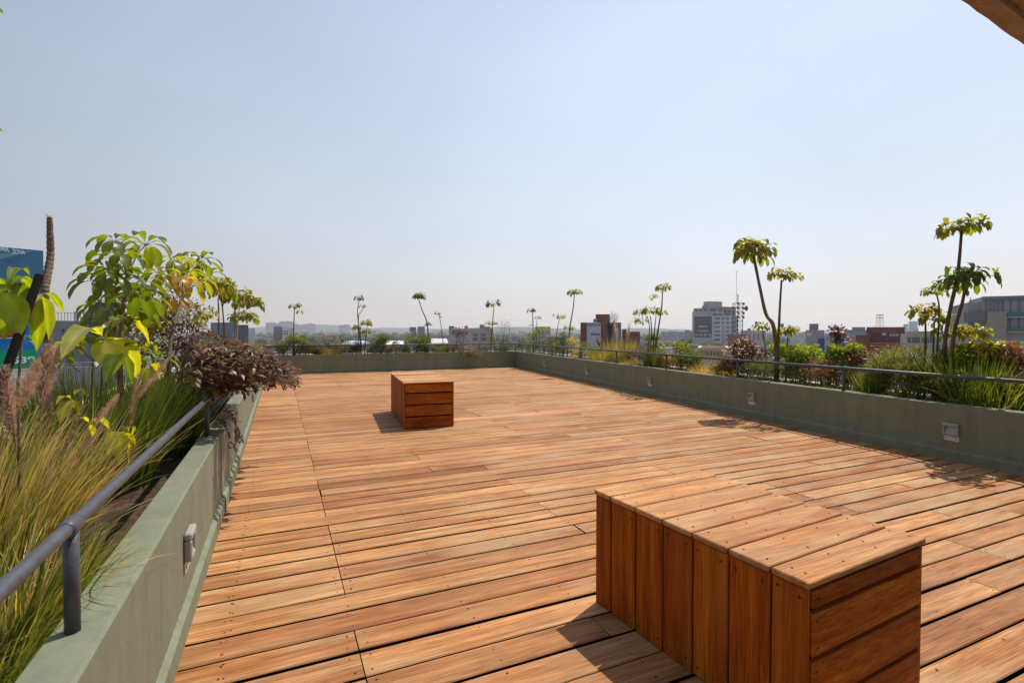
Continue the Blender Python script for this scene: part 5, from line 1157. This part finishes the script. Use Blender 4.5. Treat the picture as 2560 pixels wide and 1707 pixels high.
def redr(root, mt, X, Z):
    body(root, mt, X(2141), X(2176), -3, -.05, GZ, Z(837.5), BRK, 'wing')
    m = MB(); m.box(X(2177), -.35, Z(833), X(2262), -.02, Z(818.5), (.26, .075, .055), mat=mt); m.build('upper_band', M_CONC, root)
    for a, b_, t0, t1, c_ in ((2203, 2216, 838, 852, (.03, .03, .04)), (2206, 2215, 832, 838, (.6, .6, .6)), (2224, 2230, 834, 840, (.6, .62, .62)), (2232, 2238, 834, 840, (.55, .6, .6)), (2240, 2246, 834, 840, (.6, .6, .6)), (2222, 2250, 841, 850, (.08, .04, .04))):
        win(root, mt, X(a), X(b_), Z(t1), Z(t0), -.35 if t0 < 833 else 0, c_, sill=False)
    body(root, mt, X(2251), X(2264), -.6, -.06, GZ, Z(834), (.55, .53, .53), 'white_wing')
bld('red_building', 'long maroon building with white fittings right of centre', 2166, 2262, 817.5, 120, 12, BRK, extra=redr)
def terr(root, mt, X, Z):
    for yy, c_ in ((863, (.55, .18, .12)), (858, (.3, .07, .06))):
        m = MB(); m.box(X(2176), -1.2, Z(yy+1.6), X(2266), -.05, Z(yy), c_, mat=mt); m.build('orange_beam', M_CONC, root)
bld('red_terrace', 'red terrace with orange beams in front of the maroon building', 2176, 2266, 866, 90, 8, (.28, .12, .10), rows=[(2210, 2264, 6, 868, 873, (.1, .1, .12), .6)], extra=terr)
def beig(root, mt, X, Z):
    for a, b_ in ((2269, 2277), (2280, 2300), (2306, 2324), (2326, 2338)): win(root, mt, X(a), X(b_), Z(857), Z(843), 0, (.10, .12, .14), 'window', False)
    body(root, mt, X(2285), X(2296), 2, 4, Z(828), Z(821), (.5, .5, .5), 'roof_house')
bld('beige_building', 'beige building with a band of dark windows behind the yellowing umbrella plant', 2267, 2345, 828, 105, 12, BEI, extra=beig)
bld('glass_tower', 'distant pale blue tower above the beige building', 2258, 2270, 810, 1100, 30, (.35, .48, .68))
bld('glass_tower', 'wider distant pale blue tower rising behind the beige building', 2271, 2294, 803, 1150, 40, (.38, .48, .64), rows=[(2273, 2292, 4, 808, 826, (.25, .38, .58), .5)])
m = MB()
for sx, sy in ((-1, -1), (1, -1), (1, 1), (-1, 1)):
    p = atd(2199, 827, 900); p2 = p+RT*sx*7+FW*sy*7; q2 = p+RT*sx*2.5+FW*sy*2.5
    m.tube([(p2.x, p2.y, GZ), (q2.x, q2.y, zpx(785, 900))], .35, 4, (.55, .53, .56))
for k in range(10):
    z = GZ+(zpx(785, 900)-GZ)*k/10; w = 7-4.5*k/10
    for a, b_ in (((-1, -1), (1, -1)), ((1, -1), (1, 1)), ((1, 1), (-1, 1)), ((-1, 1), (-1, -1))):
        P1 = p+RT*a[0]*w+FW*a[1]*w; P2 = p+RT*b_[0]*w+FW*b_[1]*w; m.tube([(P1.x, P1.y, z), (P2.x, P2.y, z+5.5)], .2, 4, (.55, .53, .56))
for zz in (787, 794): m.tube([tuple(p+RT*-7)[:2]+(zpx(zz, 900),), tuple(p+RT*7)[:2]+(zpx(zz, 900),)], .7, 4, (.35, .33, .36))
tag(m.build('power_pylon', M_BARK), 'faint far power pylon above the maroon building', 'pylon')
# big grey concrete block at the right edge
def bigg(root, mt, X, Z):
    body(root, mt, X(2452), X(2700), -.3, 8, GZ, Z(744), (.33, .33, .35), 'upper_block')
    m = MB(); m.box(X(2451), -.5, Z(751), X(2702), -.31, Z(743), (.22, .22, .25), mat=mt); m.build('cornice', M_CONC, root)
    m = MB(); m.box(X(2407), -.75, Z(805), X(2462), -.31, Z(781), (.20, .19, .20), mat=mt); m.build('canopy_block', M_CONC, root)
    m = MB(); m.box(X(2463), -1.1, GZ, X(2510), -.31, Z(781), (.33, .30, .28), mat=mt); m.build('corner_block', M_CONC, root)
    for t0, t1 in ((783, 793.5), (819, 829)):
        m = MB(); m.box(X(2512), -.9, Z(t1), X(2700), -.31, Z(t0), (.06, .16, .16), mat=mt); m.build('glass_band', M_GLASS, root)
        m = MB(); m.box(X(2511), -1.0, Z(t1+1.8), X(2700), -.32, Z(t1+.1), (.50, .52, .52), mat=mt); m.build('band_sill', M_CONC, root)
    for a in (2461, 2472, 2482, 2492, 2503, 2522, 2544, 2566, 2590):
        m = MB(); m.box(X(a), -.42, Z(818) if a > 2511 else Z(780), X(a)+.10, -.31, Z(752), (.19, .19, .21), mat=mt); m.build('panel_joint', M_CONC, root)
    m = MB(); m.box(X(2445), -.34, Z(826), X(2462), -.02, Z(817), (.4, .5, .55), mat=mt); m.build('window', M_GLASS, root)
    m = MB(); m.tube([mt@Vector((X(2433), 2, Z(756))), mt@Vector((X(2433), 2, Z(742)))], .05, 5, (.3, .3, .3)); m.build('vent_pipe', M_BARK, root)
bld('concrete_building', 'large grey concrete building with teal glass bands at the right edge', 2419, 2700, 756, 62, 14, (.32, .31, .33), R(8), extra=bigg, pivot=2419)
bld('rooftop_house', 'pale roof house in front of the concrete building foot', 2500, 2640, 856, 44, 6, (.42, .44, .43), rows=[(2510, 2600, 3, 866, 885, (.3, .32, .32), .5)])
bld('rooftop_house', 'orange and white striped low roof at the right edge below the concrete building', 2500, 2640, 905, 30, 5, (.50, .16, .08), extra=lambda r_, mt, X, Z: [body(r_, mt, X(2498), X(2640), -.4-.3*k, -.05-.3*k, Z(940), Z(912+7*k), c_, 'roof_edge', .02) for k, c_ in enumerate([(.75, .35, .05), (.75, .72, .68), (.45, .48, .55)])])
bld('rooftop_house', 'beige neighbouring roof terrace behind the golden grass', 1744, 1824, 869, 48, 7, (.55, .42, .30), rows=[(1756, 1818, 7, 878, 888, (.25, .17, .09), .5)])
bld('rooftop_house', 'pink brown low roof behind the brown shrub', 2130, 2300, 893, 40, 6, (.42, .26, .22))
bld('rooftop_house', 'pink terracotta low roof behind the bright green shrubs', 1955, 2100, 900, 38, 6, (.50, .32, .26), extra=lambda r_, mt, X, Z: body(r_, mt, X(1955), X(2100), -.6, -.05, Z(930), Z(912), (.65, .55, .45), 'roof_edge', .02))
bld('rooftop_house', 'low white roof between the several stemmed umbrella plant and the olive shrub', 1650, 1700, 870, 70, 6, (.62, .60, .60))
bld('low_pavilion', 'flat white canopy roof on posts behind the thin yellow headed umbrella plant', 1368, 1408, 840, 110, 8, (.30, .30, .28), extra=lambda r_, mt, X, Z: body(r_, mt, X(1366), X(1408), -2, -.05, Z(842.5), Z(838.5), (.66, .64, .62), 'roof_slab', .02))
bld('teal_roofed_hall', 'long hall with a dull teal roof on the skyline near the far corner', 1338, 1376, 816.5, 700, 30, (.16, .22, .27))

# filler houses
FIL = [('white', (.60, .60, .60)), ('pale grey', (.42, .42, .44)), ('beige', (.46, .40, .32)), ('pinkish', (.46, .36, .34)), ('dark grey', (.18, .18, .20)), ('brick red', (.26, .11, .09)), ('blue grey', (.26, .30, .36))]
taken = []
rnd = random.Random(11)
ZN = [(540, 'behind the far wall, left end'), (760, 'left of the forked umbrella plant'), (930, 'near the dark rounded shrubs'), (1090, 'behind the far wall, middle'), (1260, 'behind the far deck corner'), (1450, 'left of the red towered building'), (1600, 'left of the white tower block'), (1860, 'right of the white tower block'), (2100, 'left of the maroon building'), (2300, 'around the maroon building'), (2450, 'left of the grey concrete building')]
cnt = 0
for i in range(330):
    d = math.exp(rnd.uniform(math.log(110), math.log(1500))); px = rnd.uniform(560, 2440); hgt = rnd.uniform(6, 15)+(rnd.random() < .12)*rnd.uniform(2, 7)
    if d < 220: hgt = rnd.uniform(9, 17.5)
    zt = GZ+hgt; wpx = rnd.uniform(9, 24)*F/d*rnd.choice([1, 1, 1.6]); wpx = min(wpx, 75)
    top = 827+(H-zt)*F/d
    if any(abs(px-t_[0]) < (wpx+t_[1])*.45 and abs(d-t_[2]) < 18+.04*d for t_ in taken): continue
    taken.append((px, wpx, d))
    nm, col = rnd.choice(FIL[:5] if d < 500 else FIL); col = tuple(c*rnd.uniform(.85, 1.12) for c in col)
    zone = [z for z in ZN if z[0] <= px][-1][1]; far = 'near' if d < 260 else 'mid distance' if d < 650 else 'far hazy'
    sz = 'narrow' if wpx*d/F < 13 else 'wide'; tl = 'low' if hgt < 10 else 'taller'
    lb = f'{sz} {tl} {nm} city house, {far}, {zone}'
    rows = []
    if d < 520 and wpx > 8:
        nn = max(1, min(4, int(wpx/9))); ph = 1.3*F/d
        for k in range(2 if d < 300 else 1):
            t_ = top+(1.2+3.1*k)*F/d; rows.append((px-wpx/2+1, px+wpx/2-1, nn, t_, t_+ph, (.08, .09, .11), .5))
    dd = rnd.uniform(8, 18)
    def ex(r_, mt, X, Z, px=px, wpx=wpx, top=top, d=d, col=col):
        if rnd.random() < .6:
            q = rnd.uniform(-.3, .15)*wpx; w2 = rnd.uniform(.12, .3)*wpx
            body(r_, mt, X(px+q), X(px+q+w2), 2, 5.5, Z(top)-.5, Z(top)+rnd.uniform(1.5, 3), tuple(min(1, c*1.1) for c in col), 'roof_house', .1)
        if d < 420 and rnd.random() < .6:
            m = MB(); c = mt@Vector((X(px-wpx*.3), 3, 0)); m.tube([(c.x, c.y, Z(top)-.5), (c.x, c.y, Z(top)+1.4), (c.x, c.y, Z(top)+1.7)], [.7, .7, .3], 10, rnd.choice([(.05, .05, .06), (.6, .6, .6), (.3, .12, .08)])); m.build('water_tank', M_CONC, r_, True)
    bld('city_house', lb, px-wpx/2, px+wpx/2, top, d, dd, col, R(rnd.choice([0, 14, -14, 14])+rnd.uniform(-3, 3)), 'house', rows, ex, group=lb)
    cnt += 1
m = MB()
for i in range(2600):
    d = math.exp(rnd.uniform(math.log(260), math.log(3800))); px = rnd.uniform(480, 2480); p = atd(px, 827, d); r_ = rnd.uniform(3, 9)*(1+d/4000); zc = GZ+rnd.uniform(5, 11)+(2 if d > 1500 else 0)
    vs = []; fs = []; K = 7
    for j, (q, h_) in enumerate(((.55, -.8), (1, -.1), (.75, .6), (.05, .95))):
        for k in range(K): a = 2*math.pi*(k+.5*(j % 2))/K; e_ = rnd.uniform(.72, 1.2); vs.append((p.x+math.cos(a)*r_*q*e_, p.y+math.sin(a)*r_*q*e_, zc+h_*r_*.62*rnd.uniform(.8, 1.2)))
    for j in range(3):
        for k in range(K): fs.append((j*K+k, j*K+(k+1) % K, (j+1)*K+(k+1) % K, (j+1)*K+k))
    c_ = rnd.choice([(.030, .045, .022), (.042, .058, .028), (.025, .038, .024), (.055, .06, .04)]); m.add(vs, fs, [tuple(x*rnd.uniform(.6, 1.5) for x in c_) for _ in vs])
tag(m.build('far_trees', M_BARK), 'dim green tree tops of the far city merging into one dark band', 'trees', kind='stuff')
# the rest of the city, far off, reads as one mass
m = MB()
for i in range(2600):
    d = rnd.uniform(1300, 6500); px = rnd.uniform(300, 2700); mt = cmat(px, d, R(rnd.uniform(-20, 20))); w = rnd.uniform(8, 26); h_ = rnd.uniform(5, 16)+(rnd.random() < .06)*rnd.uniform(5, 16)
    nm, col = rnd.choice(FIL); m.box(-w/2, 0, GZ, w/2, rnd.uniform(8, 20), GZ+h_, col, mat=mt)
tag(m.build('distant_city', M_CONC), 'far off spread of countless small city blocks fading into haze', 'city', kind='stuff')

# trees in the city
def tree(px, d, top, w, label, cols, name='city_tree', n=420, group=None, trunk=True):
    p = atd(px, 827, d); zt = zpx(top, d); r_ = w*d/F/2; hz = min(r_*1.1, (zt-GZ)*.5); cz = zt-hz
    root = empty(name, (p.x, p.y, GZ), label, 'tree', group)
    m = MB(); m.tube([(p.x, p.y, GZ), (p.x+U(-.3, .3), p.y, cz-hz*.5), (p.x, p.y, cz)], [.35, .25, .12], 6, (.10, .07, .05))
    for k in range(5): t = U(0, 6.28); m.tube([(p.x, p.y, cz-hz*.6), (p.x+math.cos(t)*r_*.6, p.y+math.sin(t)*r_*.6, cz+hz*U(-.2, .6))], [.14, .05], 5, (.10, .07, .05))
    m.build('trunk', M_BARK, root, True)
    m = MB(); cl = [Vector((U(-1, 1)*r_*.65, U(-1, 1)*r_*.65, U(-.7, .65)*hz)) for _ in range(9)]; ls = max(.35, r_*.16)
    for k in range(n):
        v = Vector((random.gauss(0, 1), random.gauss(0, 1), random.gauss(0, .8))); v = v.normalized()*r_*.5*U(.3, 1)**.5; q = Vector((p.x, p.y, cz))+cl[k % 9]+v
        m.leaf(q, v+Vector((U(-1, 1), U(-1, 1), U(-.5, 1))), Vector((U(-.4, .4), U(-.4, .4), 1)), ls*U(.6, 1.4), ls*.7, .4, 1, jit(random.choice(cols), .35), .15)
    m.build('crown', M_TREE, root); return root
TC = [(.045, .065, .028), (.07, .09, .04), (.035, .05, .03)]; TB = [(.16, .12, .08), (.11, .08, .05), (.20, .15, .10)]
tree(822, 75, 826, 52, 'brownish thin leaved tree behind the far railing left of the forked plant', TB, 'brown_tree', 1100)
tree(858, 95, 828, 36, 'dark green tree just left of the forked umbrella plant', TC, n=700)
tree(775, 85, 852, 50, 'green tree top low behind the far railing, right of the lone umbrella plant', [(.10, .15, .03), (.08, .12, .03)], n=800)
tree(1524, 60, 783, 46, 'tall dark grey green tree in front of the red tower', [(.035, .055, .04), (.05, .07, .05), (.06, .06, .05)], 'conifer', 1500)
tree(1500, 70, 838, 30, 'small dark tree below the red tower', TC, n=600)
tree(1410, 80, 836, 34, 'dark green round tree behind the slender umbrella plant', [(.04, .08, .025), (.06, .1, .03)], n=700)
tree(1438, 90, 840, 26, 'green round tree right of the dark round one', [(.06, .11, .03), (.05, .08, .03)], n=500)
tree(940, 160, 828, 60, 'wide dim green tree mass behind the rounded shrub', TC, n=600)
tree(1010, 200, 832, 60, 'dim green tree behind the wide dark shrub', TC, n=500)
tree(2075, 70, 858, 30, 'small tree top behind the purple leaved sapling', TC, n=400)
TL = []
for i in range(210):
    d = math.exp(rnd.uniform(math.log(90), math.log(1100))); px = rnd.uniform(560, 2400); hh = rnd.uniform(8, 15.5)
    zone = [z for z in ZN if z[0] <= px][-1][1]; far = 'near' if d < 260 else 'mid distance' if d < 600 else 'far hazy'
    lb = f'dim green city tree, {far}, {zone}'
    tree(px, d, 827+(H-GZ-hh)*F/d, rnd.uniform(9, 16)*F/d, lb, TC, n=200 if d < 400 else 110, group=lb)

# ------------------------------------------------------------------ haze
hz = MB(); hz.box(-5600, -120, -23.2, 5600, 6800, 34)
mh = bpy.data.materials.new('haze_air'); mh.use_nodes = True; nt = mh.node_tree; nt.nodes.remove(nt.nodes['Principled BSDF'])
pv = nt.nodes.new('ShaderNodeVolumePrincipled'); pv.inputs['Color'].default_value = (.93, .95, 1.0, 1); pv.inputs['Density'].default_value = .00019; pv.inputs['Anisotropy'].default_value = .3
nt.links.new(pv.outputs[0], nt.nodes['Material Output'].inputs['Volume'])
hb = tag(hz.build('haze', mh), 'thin pale haze over the city', kind='stuff')
